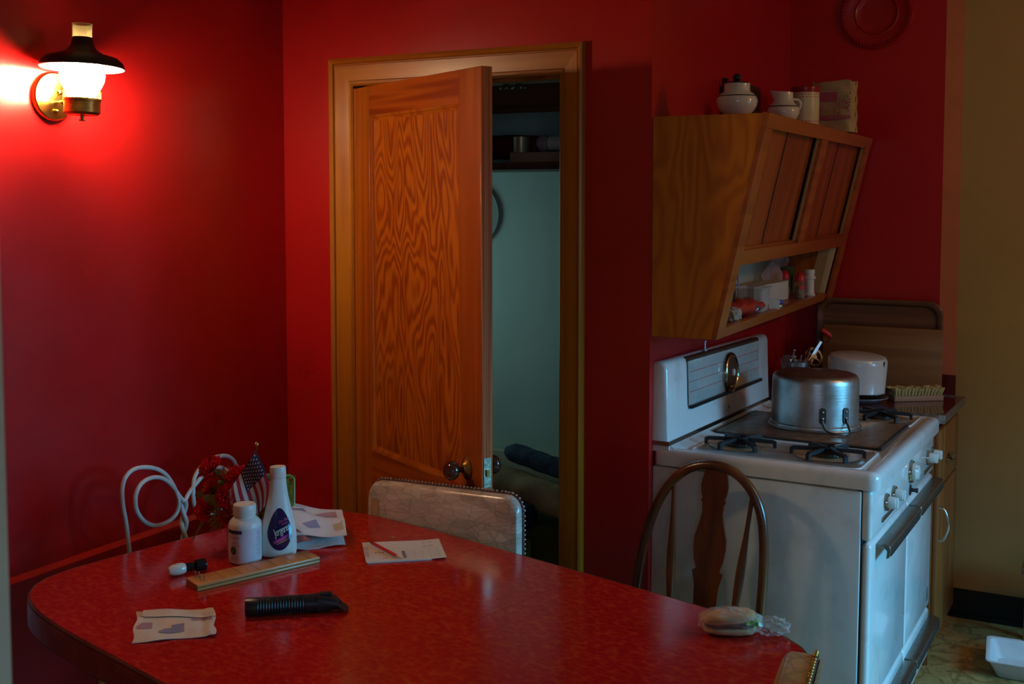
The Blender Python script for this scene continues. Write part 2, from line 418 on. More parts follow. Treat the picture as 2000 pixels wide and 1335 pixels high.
# ------------------------------------------------------------------ setting
struct('floor', MB().box((-4.0, -2.6, -.1), (2.5, 4.9, 0)), LINO)
struct('ceiling', MB().box((-4.0, -2.6, CEILZ), (2.5, 4.9, CEILZ + .1)), CEIL)
w = MB().box((XL - .12, .42, 0), (XL, YA + .12, CEILZ)); struct('wall_left', w, RED)
w = MB().box((XL, .42, 0), (XL + .012, YA, .655)).prism([(0, 0), (.016, 0), (.016, .008), (0, .02)], YA - .42, lambda a, b, c: (XL + a, .42 + c, .655 + b))
struct('trim_1', w, REDD)
w = MB().box((XL, YA, 0), (DO0 - .02, YA + .12, CEILZ)).box((DO1 + .02, YA, 0), (XB, YA + .12, CEILZ)).box((DO0 - .02, YA, DOZ + .02), (DO1 + .02, YA + .12, CEILZ))
struct('wall_back', w, RED)
struct('wall_stove', MB().box((XB - .10, YA + .12, 0), (XB, YC + .12, CEILZ)), RED)
struct('wall_far', MB().box((XB, YC, 0), (-.565, YC + .10, CEILZ)), RED)
struct('trim_2', MB().prism([(-.565, YC), (-.503, YC + .035), (-.503, YC + .10), (-.565, YC + .10)], CEILZ), ORANGE)
struct('wall_end', MB().box((-.503, YC + .04, 0), (2.3, YC + .14, CEILZ)), YEL)
bb = MB().box((-.503, YC + .025, 0), (2.3, YC + .04, .112)).box((-.503, YC + .010, 0), (2.3, YC + .026, .018))
struct('baseboard_end', bb, BLACKP, bev=.003)
# right wall with its window
WY0, WY1, WZ0, WZ1 = 2.55, 3.95, .95, 2.15
w = MB().box((2.3, -2.6, 0), (2.42, WY0, CEILZ)).box((2.3, WY1, 0), (2.42, 4.9, CEILZ)).box((2.3, WY0, 0), (2.42, WY1, WZ0)).box((2.3, WY0, WZ1), (2.42, WY1, CEILZ))
struct('wall_right', w, YEL)
def window(n, M, W, H):
    f = MB()
    for a, b in (((0, -.02, 0), (W, .06, .05)), ((0, -.02, H - .05), (W, .06, H)), ((0, -.02, 0), (.05, .06, H)), ((W - .05, -.02, 0), (W, .06, H)), ((0, 0, H / 2 - .02), (W, .04, H / 2 + .02))): f.box(a, b)
    o = obj('window_%d' % n, f, CREAM, M=M); o['kind'] = 'structure'
    obj('sill', MB().box((-.04, -.06, -.03), (W + .04, .06, 0)), CREAM, o)
window(1, T(2.35, WY0, WZ0) @ RZ(90) @ T(0, 0, 0), WY1 - WY0, WZ1 - WZ0)
# rear wall behind the viewer, its window opening added for the fill
w = MB().box((-4.0, -2.5, 0), (.55, -2.38, CEILZ)).box((2.05, -2.5, 0), (2.3, -2.38, CEILZ)).box((.55, -2.5, 0), (2.05, -2.38, 1.0)).box((.55, -2.5, 2.2), (2.05, -2.38, CEILZ))
struct('wall_rear', w, YEL)
window(2, T(2.05, -2.42, 1.0) @ RZ(180), 1.5, 1.2)  # unseen window frame, added to go with the rear fill
struct('wall_side', MB().box((-4.0, -2.5, 0), (-3.9, .45, CEILZ)), YEL)
# doorway edge at the left, close to the viewer
struct('wall_front', MB().box((-4.0, .45, 0), (-.76, .56, CEILZ)), YEL)
struct('trim_3', MB().rbox((-.80, .43, 0), (-.748, .575, CEILZ), .006, 2), CREAM)

# closet behind the door
CX0, CX1, CYB = -2.75, XB - .10, 3.95
struct('wall_closet_back', MB().box((CX0, CYB, 0), (CX1, CYB + .08, CEILZ)), TEAL)
struct('wall_closet_left', MB().box((CX0 - .05, YA + .12, 0), (CX0, 3.32, CEILZ)).box((CX0 - .05, 3.78, 0), (CX0, CYB, CEILZ)).box((CX0 - .05, 3.32, 0), (CX0, 3.78, 1.0)).box((CX0 - .05, 3.32, 1.83), (CX0, 3.78, CEILZ)), TEAL)
struct('wall_closet_right', MB().box((CX1 - .012, YA + .12, 0), (CX1, CYB, CEILZ)), TEAL)

window(3, T(CX0 - .02, 3.78, 1.0) @ RZ(-90), .46, .83)

# door casing (mitred, moulded) and jamb
def casing(seg):
    prof = [(-.006, 0), (-.006, .010), (0, .016), (.008, .016), (.012, .011), (.016, .0115), (.062, .0145), (.064, .012), (.068, .012), (.070, .020), (.078, .025), (.086, .022), (.088, 0)]
    mb = MB(); n = len(prof)
    def corner(d, h, k):
        return {0: (DO0 - d, YA - h, 0), 1: (DO0 - d, YA - h, DOZ + d), 2: (DO1 + d * .86, YA - h, DOZ + d), 3: (DO1 + d * .86, YA - h, 0)}[k]
    vs = [corner(d, h, seg) for d, h in prof] + [corner(d, h, seg + 1) for d, h in prof]
    mb.add(vs, [(i, (i + 1) % n, (i + 1) % n + n, i + n) for i in range(n)] + [tuple(range(n)), tuple(range(2 * n - 1, n - 1, -1))]); return mb
fr = struct('door_1', MB().box((DO0 - .02, YA + .001, 0), (DO0, YA + .119, DOZ)).box((DO1, YA + .001, 0), (DO1 + .02, YA + .119, DOZ)).box((DO0 - .02, YA + .001, DOZ), (DO1 + .02, YA + .119, DOZ + .02))
            .box((DO0, YA + .045, 0), (DO0 + .012, YA + .075, DOZ)).box((DO1 - .012, YA + .045, 0), (DO1, YA + .075, DOZ)).box((DO0, YA + .045, DOZ - .012), (DO1, YA + .075, DOZ)), CASE)
for k, m in ((0, CASE), (1, CASEH), (2, CASE)): obj('casing', casing(k), m, fr)

# the open door leaf
LEAF_M = T(DO0 + .005, YA - .006, 0) @ RZ(-28.1)
LW, LT = .800, .036
door = thing('door_leaf', 'half-open orange varnished fir closet door with recessed panels', 'door', LEAF_M)
z0, z1 = .012, 2.045
obj('stile', MB().box((0, 0, z0), (.115, LT, z1)), FIRS, door, bev=.0015)
obj('stile', MB().box((LW - .120, 0, z0), (LW - .004, LT, z1)), FIRS, door, bev=.0015)
obj('lock_edge', MB().box((LW - .004, .0005, z0), (LW, LT - .0005, z1)), FIRE, door)
obj('rail', MB().box((.115, .0003, 1.950), (LW - .120, LT - .0003, z1)), FIRH, door)
obj('rail', MB().box((.115, .0003, .715), (LW - .120, LT - .0003, .842)), FIRH, door)
obj('rail', MB().box((.115, .0003, z0), (LW - .120, LT - .0003, .25)), FIRH, door)
def sticking(a0, b0, a1, b1):
    mb = MB(); prof = [(0, .001), (.004, .003), (.007, .003), (.010, .008), (.015, .010), (.018, .0125)]
    n = len(prof); vs = []
    for cx, cy, sx, sy in ((a0, b0, 1, 1), (a1, b0, -1, 1), (a1, b1, -1, -1), (a0, b1, 1, -1)):
        vs += [(cx + d * sx, h, cy + d * sy) for d, h in prof]
    fs = [(k * n + i, k * n + i + 1, ((k + 1) % 4) * n + i + 1, ((k + 1) % 4) * n + i) for k in range(4) for i in range(n - 1)]
    return mb.add(vs, fs)
for b0, b1 in ((.842, 1.950), (.25, .715)):
    obj('panel', MB().box((.113, .012, b0 - .002), (LW - .118, .024, b1 + .002)), FIR, door)
    obj('moulding', sticking(.115, b0, LW - .120, b1), FIRS, door, fix=False)
# hinges
for hz in (1.82, 1.05, .28):
    h = MB()
    for k in range(5): h.lathe([(0, 0), (.0062, 0), (.0062, .018), (0, .018)], 12, T(-.008, -.003, hz - .05 + k * .0195))
    h.sphere((-.008, -.003, hz - .056), .006); h.sphere((-.008, -.003, hz + .054), .006)
    h.box((-.008, -.001, hz - .05), (.0, .002, hz + .047)); obj('hinge', h, BRASSD, door)
# knobs, rosette and latch plate
kz = .905
kn = MB().lathe([(0, 0), (.009, 0), (.009, .026), (.013, .030), (.025, .036), (.0285, .046), (.027, .056), (.018, .065), (0, .068)], 28, T(.722, -.006, kz) @ RX(90))
ko = obj('door_knob', kn, mat('brown_porcelain_knob', (.055, .018, .012), .1, coat=.6), door)
ro = MB().lathe([(0, 0), (.030, 0), (.029, .004), (.016, .010), (.012, .016), (0, .016)], 28, T(.722, -.001, kz) @ RX(90) @ Matrix.Diagonal((.85, 1.15, 1, 1)))
obj('rosette', ro, BRASSD, door)
kn2 = MB().lathe([(0, 0), (.009, 0), (.009, .026), (.013, .030), (.025, .036), (.0285, .046), (.027, .056), (.018, .065), (0, .068)], 28, T(.722, LT + .004, kz) @ RX(-90))
obj('door_knob', kn2, MATS['brown_porcelain_knob'], door)
lt = MB().box((LW, .006, kz - .042), (LW + .0015, LT - .006, kz + .042)); lo2 = obj('latch_plate', lt, mat('worn_latch_metal', (.45, .47, .40), .3, .9, var=.5, vs=90), door)
obj('latch_bolt', MB().box((LW + .0015, .013, kz - .010), (LW + .006, LT - .013, kz + .010)), BRASSD, lo2)
for dz in (-.034, .034): obj('screw', MB().lathe([(0, 0), (.003, 0), (.0025, .001), (0, .0012)], 10, T(LW + .0015, LT / 2, kz + dz) @ RY(90)), STEEL, lo2)

# ------------------------------------------------------------------ sconce
SC = T(XL, 2.115, 1.955)
sc = thing('wall_sconce', 'lit brass wall lamp with glass globe and dark bell shade on the red wall', 'lamp', SC)
pl = MB().lathe([(0, 0), (.066, 0), (.066, .010), (.062, .016), (.045, .019), (0, .020)], 48, T(.0, 0, 0) @ RY(90))
obj('backplate', pl, BRASS, sc)
lb = MB().sphere((.022, .008, .012), .008)
obj('screw_cap', lb, BRASS, sc)
obj('arm', MB().tube(spline([(.018, -.005, -.018), (.04, -.003, -.017), (.07, -.008, -.018), (.105, -.008, -.020)], 6), [.005] * 7 + [.007] * 3 + [.0055] * 9, 12).sphere((.024, -.003, -.040), .006), BRASS, sc)
LX, LY, LZ = .126, -.008, -.054
A = T(LX, LY, LZ) @ RX(-2)
obj('cup', MB().lathe([(0, 0), (.040, 0), (.0465, .006), (.0465, .036), (.049, .037), (.049, .041), (.045, .041), (.045, .010), (0, .010)], 40, A), BRASSD, sc)
obj('knob', MB().lathe([(0, -.016), (.008, -.016), (.008, -.011), (.004, -.010), (.006, -.006), (.005, 0), (0, 0)], 16, A), BRASSD, sc)
g = MB()
for k in range(30):     # pierced gallery: crossing wires and hoops
    for sgn in (-1, 1):
        g.tube([(.0475 * math.cos(R(12 * k + sgn * 12 * t)), .0475 * math.sin(R(12 * k + sgn * 12 * t)), .041 + .022 * t) for t in (0, .5, 1)], .0011, 4, M=A, caps=False)
for hz in (.042, .063): g.tube([(.0475 * math.cos(R(10 * k)), .0475 * math.sin(R(10 * k)), hz) for k in range(36)], .0014, 5, True, A)
obj('gallery', g, BRASS, sc)
obj('globe', MB().lathe([(.030, .040), (.034, .050), (.044, .066), (.055, .088), (.058, .105), (.054, .125), (.045, .140), (.040, .150)], 40, A), EMG, sc)
obj('shade', MB().lathe([(.107, .124), (.1085, .126), (.103, .140), (.090, .152), (.055, .162), (.038, .172), (.030, .184), (.0255, .205)], 48, A), SHADEO, sc)
obj('shade_lining', MB().lathe([(.1065, .1235), (.102, .138), (.089, .150), (.055, .1600), (.037, .170), (.0295, .183), (.0250, .203)], 48, A), SHADEI, sc)
obj('chimney', MB().lathe([(.0250, .150), (.0250, .236), (.0258, .240), (.0244, .240), (.0238, .236), (.0238, .150)], 32, A), CHIM, sc)

# ------------------------------------------------------------------ kitchen table
tb = thing('kitchen_table', 'red laminate kitchen table with ribbed metal edge and chrome legs', 'table', T(-1.38, 2.024, 0) @ RZ(-13.7))
def outline(k=0, hx=.845, hy=.517):
    # rounded rectangle with slightly bowed sides
    hx += k; hy += k; pts = []
    for i in range(128):
        a = 2 * math.pi * i / 128; c, s_ = math.cos(a), math.sin(a)
        p = 6.0; r = 1 / (abs(c / hx) ** p + abs(s_ / hy) ** p) ** (1 / p)
        pts.append((r * c, r * s_))
    return pts
def clip(pts, lo, hi):
    out = []; n = len(pts)
    def cut(P, x, keep):
        o = []
        for i in range(len(P)):
            a, b = P[i], P[(i + 1) % len(P)]
            ia, ib = keep(a[0]), keep(b[0])
            if ia: o.append(a)
            if ia != ib:
                t = (x - a[0]) / (b[0] - a[0]); o.append((x, a[1] + (b[1] - a[1]) * t))
        return o
    if lo is not None: pts = cut(pts, lo, lambda v: v >= lo)
    if hi is not None: pts = cut(pts, hi, lambda v: v <= hi)
    return pts
for lo_, hi_, nm in ((None, -.1905, 'tabletop'), (-.1895, .1575, 'table_leaf'), (.1585, None, 'tabletop')):
    obj(nm, MB().prism(clip(outline(), lo_, hi_), .022, lambda a, b, c: (a, b, .728 + c)), FORM, tb)
# ribbed metal apron swept round the outline, in three lengths
prof = [(.0, .748), (.004, .7495), (.006, .746), (.006, .742)]
z = .742
while z > .690:
    prof += [(.0065, z - .0005), (.0045, z - .0025), (.0045, z - .0035), (.0065, z - .0055)]; z -= .006
prof += [(.006, .686), (.002, .684), (-.006, .684)]
def apron(lo, hi):
    mb = MB(); o = outline(); n = len(o); m = len(prof); vs = []; keep = []
    for i, (x, y) in enumerate(o):
        x2, y2 = o[(i + 1) % n]; x0_, y0_ = o[i - 1]; d = Vector((y2 - y0_, -(x2 - x0_))).normalized()
        vs += [(x + d.x * k, y + d.y * k, zz) for k, zz in prof]
    for i in range(n):
        j = (i + 1) % n; xm = (o[i][0] + o[j][0]) / 2
        if lo <= xm < hi: mb.f += [(i * m + k, i * m + k + 1, j * m + k + 1, j * m + k) for k in range(m - 1)]
    mb.v = vs; mb.mi = [0] * len(mb.f); return mb
EDGE = mat('ribbed_edge_metal', (.30, .20, .15), .35, .85, var=.2, vs=20)
for a, b in ((-9, -.19), (-.19, .158), (.158, 9)):
    me_ = apron(a, b); obj('edge_band', me_, EDGE, tb, ang=25)
obj('underframe', MB().box((-.72, -.42, .665), (.72, .42, .727)), mat('table_underside', (.10, .03, .02), .7), tb)
for sx in (-1, 1):
    for sy in (-1, 1):
        lx, ly = sx * .60, sy * .36
        obj('leg', MB().tube(spline([(lx, ly, .68), (lx + sx * .02, ly, .40), (lx + sx * .06, ly + sy * .02, .02)], 6), .0175, 14).lathe([(0, 0), (.019, 0), (.019, .02), (0, .02)], 14, T(lx + sx * .06, ly + sy * .02, 0)), CHROME, tb)
def on_table(x, y, z=0, a=0): return TBL @ T(x, y, z) @ RZ(a)

# ------------------------------------------------------------------ things on the table
# vase
va = tag(obj('vase', MB().lathe([(0, 0), (.028, 0), (.034, .004), (.036, .02), (.037, .09), (.039, .120), (.041, .133), (.039, .134), (.037, .12), (.034, .02), (0, .015)], 32), mat('tan_ceramic', (.46, .31, .20), .45), M=on_table(-.633, .048)), 'plain tan cylinder vase on the red table holding the red silk carnations', 'vase')
VB = TBL @ T(-.633, .048, .11)
def flower(pos, r, kind, label, tilt, name):
    # pos is relative to the vase mouth
    P = Vector(pos); root = thing(name, label, 'flower', VB, 'flowers in the tan vase')
    d = P.normalized()
    obj('stem', MB().tube(spline([(P.x * .08, P.y * .08, -.10), (P.x * .25, P.y * .25, P.z * .3), tuple(P)], 6), .0022, 6), STEM, root)
    q = Vector((0, 0, 1)).rotation_difference(Vector(tilt).normalized()).to_matrix().to_4x4(); M = T(*P) @ q
    rg = random.Random(int(P.x * 1e4) + 7 * int(P.z * 1e4)); mb = MB()
    if kind == 'c':
        obj('calyx', MB().lathe([(0, -.022), (.004, -.021), (.007, -.006), (.008, 0), (0, 0)], 10, M), STEM, root)
        for layer, (cnt, lift, ln) in enumerate(((11, 12, 1.0), (10, 32, .96), (9, 52, .88), (7, 70, .78), (4, 84, .68))):
            for k in range(cnt):
                az = 360 / cnt * k + layer * 17 + rg.uniform(-8, 8); el = lift + rg.uniform(-6, 6); L = r * ln * rg.uniform(.92, 1.08); wd_ = r * .50
                def pf(u, v):
                    x = L * u; y = (v - .5) * 2 * wd_ * (.25 + .75 * u); zz = .10 * r * math.sin(v * 19 + az) * u + .16 * r * u * u
                    if u > .9: x += L * .10 * (1 if int(v * 6 + .5) % 2 else -1)
                    return (x, y, zz)
                mb.grid(pf, 3, 6, M @ RZ(az) @ RY(-el))
        obj('petals', mb, CARN, root, fix=False)
    else:
        mb.sphere((0, 0, 0), r * .3, 8, 6, M=M)
        for k in range(34):
            az = rg.uniform(0, 360); el = rg.uniform(-5, 80); L = r * rg.uniform(.75, 1.1)
            mb.grid(lambda u, v: (L * u, (v - .5) * .006 * (1 - u * .75), .2 * L * u * u), 3, 1, M @ RZ(az) @ RY(-el))
        obj('petals', mb, DRIED, root, fix=False)
    return root
# table-frame axes: x runs right-and-near, y runs right-and-far; a helper gives offsets in view terms (right, up, away)
def vo(rt, up, aw=0):
    # right and away unit vectors of the viewer in the table frame
    a = R(27.9 + 13.7); return (rt * math.cos(a) - aw * math.sin(a), rt * math.sin(a) + aw * math.cos(a), up - .11)
FL = [(-.072, .222, .00, .033, 'c', 'red silk carnation standing highest at the upper left of the vase'),
      (-.005, .193, .01, .034, 'c', 'red silk carnation in the middle of the bunch left of the flag canton'),
      (-.026, .155, -.02, .033, 'c', 'red silk carnation below the middle one, just left of the flag'),
      (-.078, .163, .02, .026, 'c', 'red silk carnation at the left behind the broad green leaf'),
      (-.084, .118, -.01, .033, 'c', 'lowest red silk carnation at the left of the vase'),
      (.075, .150, .03, .028, 'c', 'red silk carnation showing right of the flag beside the lotion bottle'),
      (-.062, .135, .04, .026, 'c', 'small red silk carnation tucked behind the lower left one'),
      (-.028, .100, -.02, .024, 'c', 'small dark red silk carnation at the vase rim under the flag'),
      (-.046, .200, .02, .026, 'd', 'pale dried spiky flower between the two topmost carnations'),
      (-.048, .108, -.02, .036, 'd', 'tan dried spiky flower drooping over the left of the vase rim'),
      (-.055, .080, -.01, .030, 'd', 'lowest tan dried flower hanging beside the vase')]
for rt, up, aw, r, k, lab in FL:
    p = vo(rt, up, aw); tl = Vector(vo(rt * 1.3, up * .9 + .05, aw - .10)); flower(p, r, k, lab, tl, 'red_carnation' if k == 'c' else 'dried_flower')
# leaves belong to one silk spray
sp = thing('leaf_spray', 'spray of long green silk leaves among the red carnations', 'leaves', VB)
for rt, up, aw, r2, u2, a2, wdt in ((-.045, .155, 0, -.125, .150, .02, .014), (-.020, .125, -.02, -.088, .152, -.03, .017), (-.012, .140, 0, -.052, .198, -.02, .013), (-.02, .13, .02, -.07, .175, .0, .012), (-.01, .12, .01, .02, .16, .02, .013), (-.02, .10, .02, -.03, .215, .03, .010)):
    a = Vector(vo(rt, up, aw)); b = Vector(vo(r2, u2, a2)); dd = b - a; sd = dd.cross(Vector(vo(0, .11, 1))).normalized()
    obj('leaf', MB().grid(lambda u, v: a + dd * u + sd * ((v - .5) * 2 * wdt * math.sin(math.pi * min(1, u * .93 + .05)) ** .8) + Vector((0, 0, .012 * math.sin(math.pi * u) - .006 * (v - .5) ** 2 * 4)), 8, 4, thick=.0006), LEAF, sp)
obj('stem', MB().tube([(0, 0, -.10), vo(-.01, .10), vo(-.02, .15)], .002, 6), STEM, sp)

# small flag on a stick, standing in the vase
fl = thing('small_flag', 'small stars-and-stripes flag on a gold-tipped stick in the vase', 'flag', VB)
tip = Vector(vo(.050, .288, -.025)); foot = Vector(vo(-.01, .02, 0))
obj('stick', MB().tube([foot, tip], .0022, 8), BRASSD, fl)
obj('finial', MB().sphere(tip + Vector((0, 0, .005)), .0062), BRASS, fl)
c00 = Vector(vo(.048, .276, -.028)); c01 = Vector(vo(-.026, .165, -.035)); c10 = Vector(vo(.078, .140, -.045)); c11 = Vector(vo(.010, .060, -.035))
def fp(s_, t, off=0):
    # s across the stripes (0 = canton side), t along them
    p = c00.lerp(c01, s_).lerp(c10.lerp(c11, s_), t)
    bulge = math.sin(math.pi * t) * (.020 * (1 - s_) - .010 * s_)
    p += Vector(vo(1, .11, 0)) * bulge
    p += Vector(vo(0, .11, -1)) * (.007 * math.sin(s_ * 9 + t * 2) + .006 * math.sin(t * 5) + off)
    return p
FR = mat('flag_red', (.40, .012, .03), .8); FW = mat('flag_white', (.56, .50, .42), .8); FB = mat('flag_blue', (.022, .022, .07), .8)
for k in range(13):
    s0, s1 = k / 13, (k + 1) / 13; t0 = .40 if k < 7 else 0
    obj('stripe', MB().grid(lambda u, v: fp(s0 + (s1 - s0) * u, t0 + (1 - t0) * v), 3, 12, thick=.0004), FR if k % 2 == 0 else FW, fl)
cn = obj('canton', MB().grid(lambda u, v: fp(7 / 13 * u, .40 * v), 8, 8, thick=.0005), FB, fl)
st = MB()
for i in range(9):
    for j in range(6 if i % 2 == 0 else 5):
        s_ = 7 / 13 * (i + 1) / 10; t_ = .40 * (j + (.5 if i % 2 == 0 else 1)) / 6
        c = fp(s_, t_, .0012); ux = (fp(s_ + .01, t_, .0012) - c).normalized(); uy = (fp(s_, t_ + .01, .0012) - c).normalized()
        pts = [c + (ux * math.cos(R(36 * q)) + uy * math.sin(R(36 * q))) * (.0030 if q % 2 == 0 else .0014) for q in range(10)]
        st.add(pts + [c], [(q, (q + 1) % 10, 10) for q in range(10)])
obj('stars', st, FW, cn, fix=False)

# pill bottle
PBM = on_table(-.563, .012, 0, 0) @ RZ(52)     # local -y faces the viewer
pb = thing('pill_bottle', 'white screw-cap supplement bottle with green disc on its label', 'bottle', PBM)
obj('body', MB().lathe([(0, 0), (.035, 0), (.0405, .004), (.0415, .010), (.0415, .096), (.0390, .106), (.031, .114), (.0265, .118), (.0265, .124), (0, .124)], 48), WHP, pb)
cp = MB().lathe([(0, .121), (.0275, .121), (.0285, .123), (.0285, .147), (.0275, .1495), (.0255, .150), (0, .149)], 72)
for zz in (.126, .130, .134): cp.tube([(.0287 * math.cos(R(10 * k)), .0287 * math.sin(R(10 * k)), zz) for k in range(36)], .0005, 4, True)
obj('cap', cp, WHP, pb)
def wrap(r, a0, a1, zz0, zz1, n=10, M=None, top=None):
    mb = MB(); f = lambda u, v: (r * math.sin(R(a0 + (a1 - a0) * u)), -r * math.cos(R(a0 + (a1 - a0) * u)), zz0 + (zz1 - zz0) * v)
    return mb.grid(f, n, 1)
lab = obj('label', wrap(.0418, -85, 85, .012, .093, 24), mat('lilac_white_label', (.62, .56, .60), .4), pb, fix=False)
obj('print_band', wrap(.0420, -75, -8, .0815, .0905), NAVY, lab, fix=False)
def wraptext(s, size, r, ang, zc, shear=0, rot=0, sp=1):
    vs, fs = text_mesh(s, size, shear, 0, sp); mb = MB(); out = []
    for x, y, z_ in vs:
        x, y = x * math.cos(R(rot)) - y * math.sin(R(rot)), x * math.sin(R(rot)) + y * math.cos(R(rot))
        th = x / r + R(ang); out.append((r * math.sin(th), -r * math.cos(th), zc + y))
    return mb.add(out, fs)
GREYT = mat('grey_lettering', (.25, .16, .18), .5)
tl = wraptext('Bioastin', .0105, .0421, -38, .072)
for zz, sz, an, tx in ((.058, .0065, -34, 'Hawaiian'), (.051, .0065, -34, 'Astaxanthin'), (.0225, .0055, -40, '60 gel caps'), (.017, .004, -38, 'dietary supplement')):
    q = wraptext(tx, sz, .0421, an, zz); tl.add(q.v, q.f)
for k in range(13):
    wl = (22, 30, 26, 34, 20, 33, 28, 24, 34, 30, 22, 31, 26)[k] * .9
    q = wrap(.0421, 62 - wl * .6, 66, .022 + k * .0052, .0232 + k * .0052, 5); tl.add(q.v, q.f)
stuff(obj('lettering', tl, GREYT, lab, fix=False))
dd = MB(); n = 28
dd.add([(.0422 * math.sin(R(-42) + .0095 * math.cos(2 * math.pi * k / n) / .042), -.0422 * math.cos(R(-42) + .0095 * math.cos(2 * math.pi * k / n) / .042), .038 + .0105 * math.sin(2 * math.pi * k / n)) for k in range(n)] + [(.0423 * math.sin(R(-42)), -.0423 * math.cos(R(-42)), .038)], [(k, (k + 1) % n, n) for k in range(n)])
obj('print_disc', dd, mat('dark_green_print', (.01, .06, .03), .4), lab, fix=False)
dd = MB()
dd.add([(.0424 * math.sin(R(-42) + .005 * math.cos(2 * math.pi * k / n) / .042), -.0424 * math.cos(R(-42) + .005 * math.cos(2 * math.pi * k / n) / .042), .038 + .008 * math.sin(2 * math.pi * k / n)) for k in range(n)] + [(.0425 * math.sin(R(-42)), -.0425 * math.cos(R(-42)), .038)], [(k, (k + 1) % n, n) for k in range(n)])
obj('print_disc', dd, mat('green_print', (.06, .20, .04), .4), lab, fix=False)

# lotion bottle: oval section with teardrop foil label
LBM = on_table(-.540, .100, 0, 0) @ RZ(60)
lbz = thing('lotion_bottle', 'tall white lotion bottle with a navy teardrop foil label', 'bottle', LBM)
prof_l = [(0, 0), (.036, 0), (.0445, .003), (.0460, .010), (.0465, .035), (.0455, .060), (.0420, .085), (.0365, .110), (.0305, .135), (.0255, .160), (.0225, .180), (.0210, .200), (.0205, .206), (0, .206)]
obj('body', MB().lathe(prof_l, 56, sy=.62), WHP, lbz)
obj('cap', MB().lathe([(0, .205), (.0205, .205), (.0215, .207), (.0205, .232), (.0195, .2345), (0, .2345)], 40, sy=.8), WHP, lbz)
obj('cap_ring', MB().lathe([(.0212, .2055), (.0218, .2065), (.0212, .2075)], 40, sy=.8), PAPER, lbz)
def lr(z_):
    for (r0, a), (r1, b) in zip(prof_l[2:], prof_l[3:]):
        if a <= z_ <= b: return r0 + (r1 - r0) * (z_ - a) / (b - a)
    return .03
def lsurf(x, z_, off=.0004):
    r = lr(z_); q = max(0, 1 - (x / r) ** 2); return (x, -(r * .62) * math.sqrt(q) - off, z_)
def tear(k, cz=.068):
    a = 2 * math.pi * k / 48; x = .0325 * math.sin(a); zz = -.048 * math.cos(a)
    if zz > 0: x *= (1 - .42 * (zz / .06)); zz *= 1.28
    return x * (1 - .02), cz + zz
vs = [lsurf(0 + 0, .068)]; fs = []
for ring in range(1, 7):
    for k in range(48):
        x, zz = tear(k); vs.append(lsurf(x * ring / 6, .068 + (zz - .068) * ring / 6))
for k in range(48):
    k2 = (k + 1) % 48; fs.append((0, 1 + k2, 1 + k))
    for ring in range(5): a_ = 1 + ring * 48; fs.append((a_ + k, a_ + k2, a_ + 48 + k2, a_ + 48 + k))
ll = obj('label', MB().add(vs, fs), NAVYL, lbz)
def flatprint(vs, fs, dx, dz, rot, off=.0012):
    o = []
    for x, y, _ in vs:
        xx = x * math.cos(R(rot)) - y * math.sin(R(rot)) + dx; zz = x * math.sin(R(rot)) + y * math.cos(R(rot)) + dz
        o.append(lsurf(xx, zz, off))
    return MB().add(o, fs)
v_, f_ = text_mesh('Jergens', .0250, .18, 0, .80); v_ = [(x * .70, y * 1.12, 0) for x, y, _ in v_]
obj('lettering', flatprint(v_, f_, .003, .072, 22), mat('silver_lettering', (.62, .62, .52), .4), ll, fix=False)
v_, f_ = text_mesh('Dry Skin', .0095, .25, 0, .9); q = flatprint(v_, f_, .010, .0975, 18)
v_, f_ = text_mesh('Lotion', .0070, .25, 0, .9); q2 = flatprint(v_, f_, .012, .0895, 18); q.add(q2.v, q2.f)
obj('lettering', q, PINK, ll, fix=False)
for (x0, x1, zc, hh, m) in ((-.018, .026, .052, .0026, mat('magenta_print', (.42, .05, .38), .35)), (-.017, .022, .0470, .0026, PINK), (-.010, .024, .0430, .0016, mat('orange_print', (.62, .26, .12), .35))):
    vv = []; nn = 10
    for k in range(nn + 1):
        x = x0 + (x1 - x0) * k / nn; h_ = hh * math.sin(math.pi * min(.97, k / nn + .03)); zc2 = zc + (x - (x0 + x1) / 2) * .42
        vv += [lsurf(x, zc2 - h_, .0012), lsurf(x, zc2 + h_, .0012)]
    obj('print_swash', MB().add(vv, [(2 * k, 2 * k + 2, 2 * k + 3, 2 * k + 1) for k in range(nn)]), m, ll, fix=False)

# cribbage board
cb = thing('cribbage_board', 'long wooden cribbage board with metal pegs lying before the bottles', 'game board', TBL @ T(-.4665, -.028, 0) @ RZ(81.0))
# local x along the board
Lb, Wb = .165, .034
obj('lower_board', MB().rbox((-Lb, -Wb, 0), (Lb, Wb, .0078), .002, 2), CRIB, cb)
up_ = obj('upper_board', MB().rbox((-Lb, -Wb, .0083), (Lb, Wb, .016), .002, 2), CRIB, cb)
hl = MB()
for ix in range(48):
    if ix % 8 == 7: continue
    for iy in range(6):
        x = -Lb + .045 + ix * .0058; y = -Wb + .010 + iy * .0095
        if x > Lb - .006: continue
        hl.add([(x + .0015 * math.cos(R(60 * k)), y + .0015 * math.sin(R(60 * k)), .01615) for k in range(6)], [tuple(range(6))])
stuff(obj('peg_hole', hl, mat('peg_hole_shadow', (.10, .035, .01), .9), up_, fix=False))
sl = MB()
for ix in range(1, 7):
    x = -Lb + .045 + ix * 8 * .0058 - .0087 - .0058 * 2
    if -Lb < x < Lb - .01: sl.box((x, -Wb + .002, .0159), (x + .0008, Wb - .002, .0162))
sl.box((-Lb + .001, -Wb - .0002, .0078), (Lb - .001, Wb + .0002, .0083)); obj('score_line', sl, mat('score_line_brown', (.12, .045, .015), .8), up_)
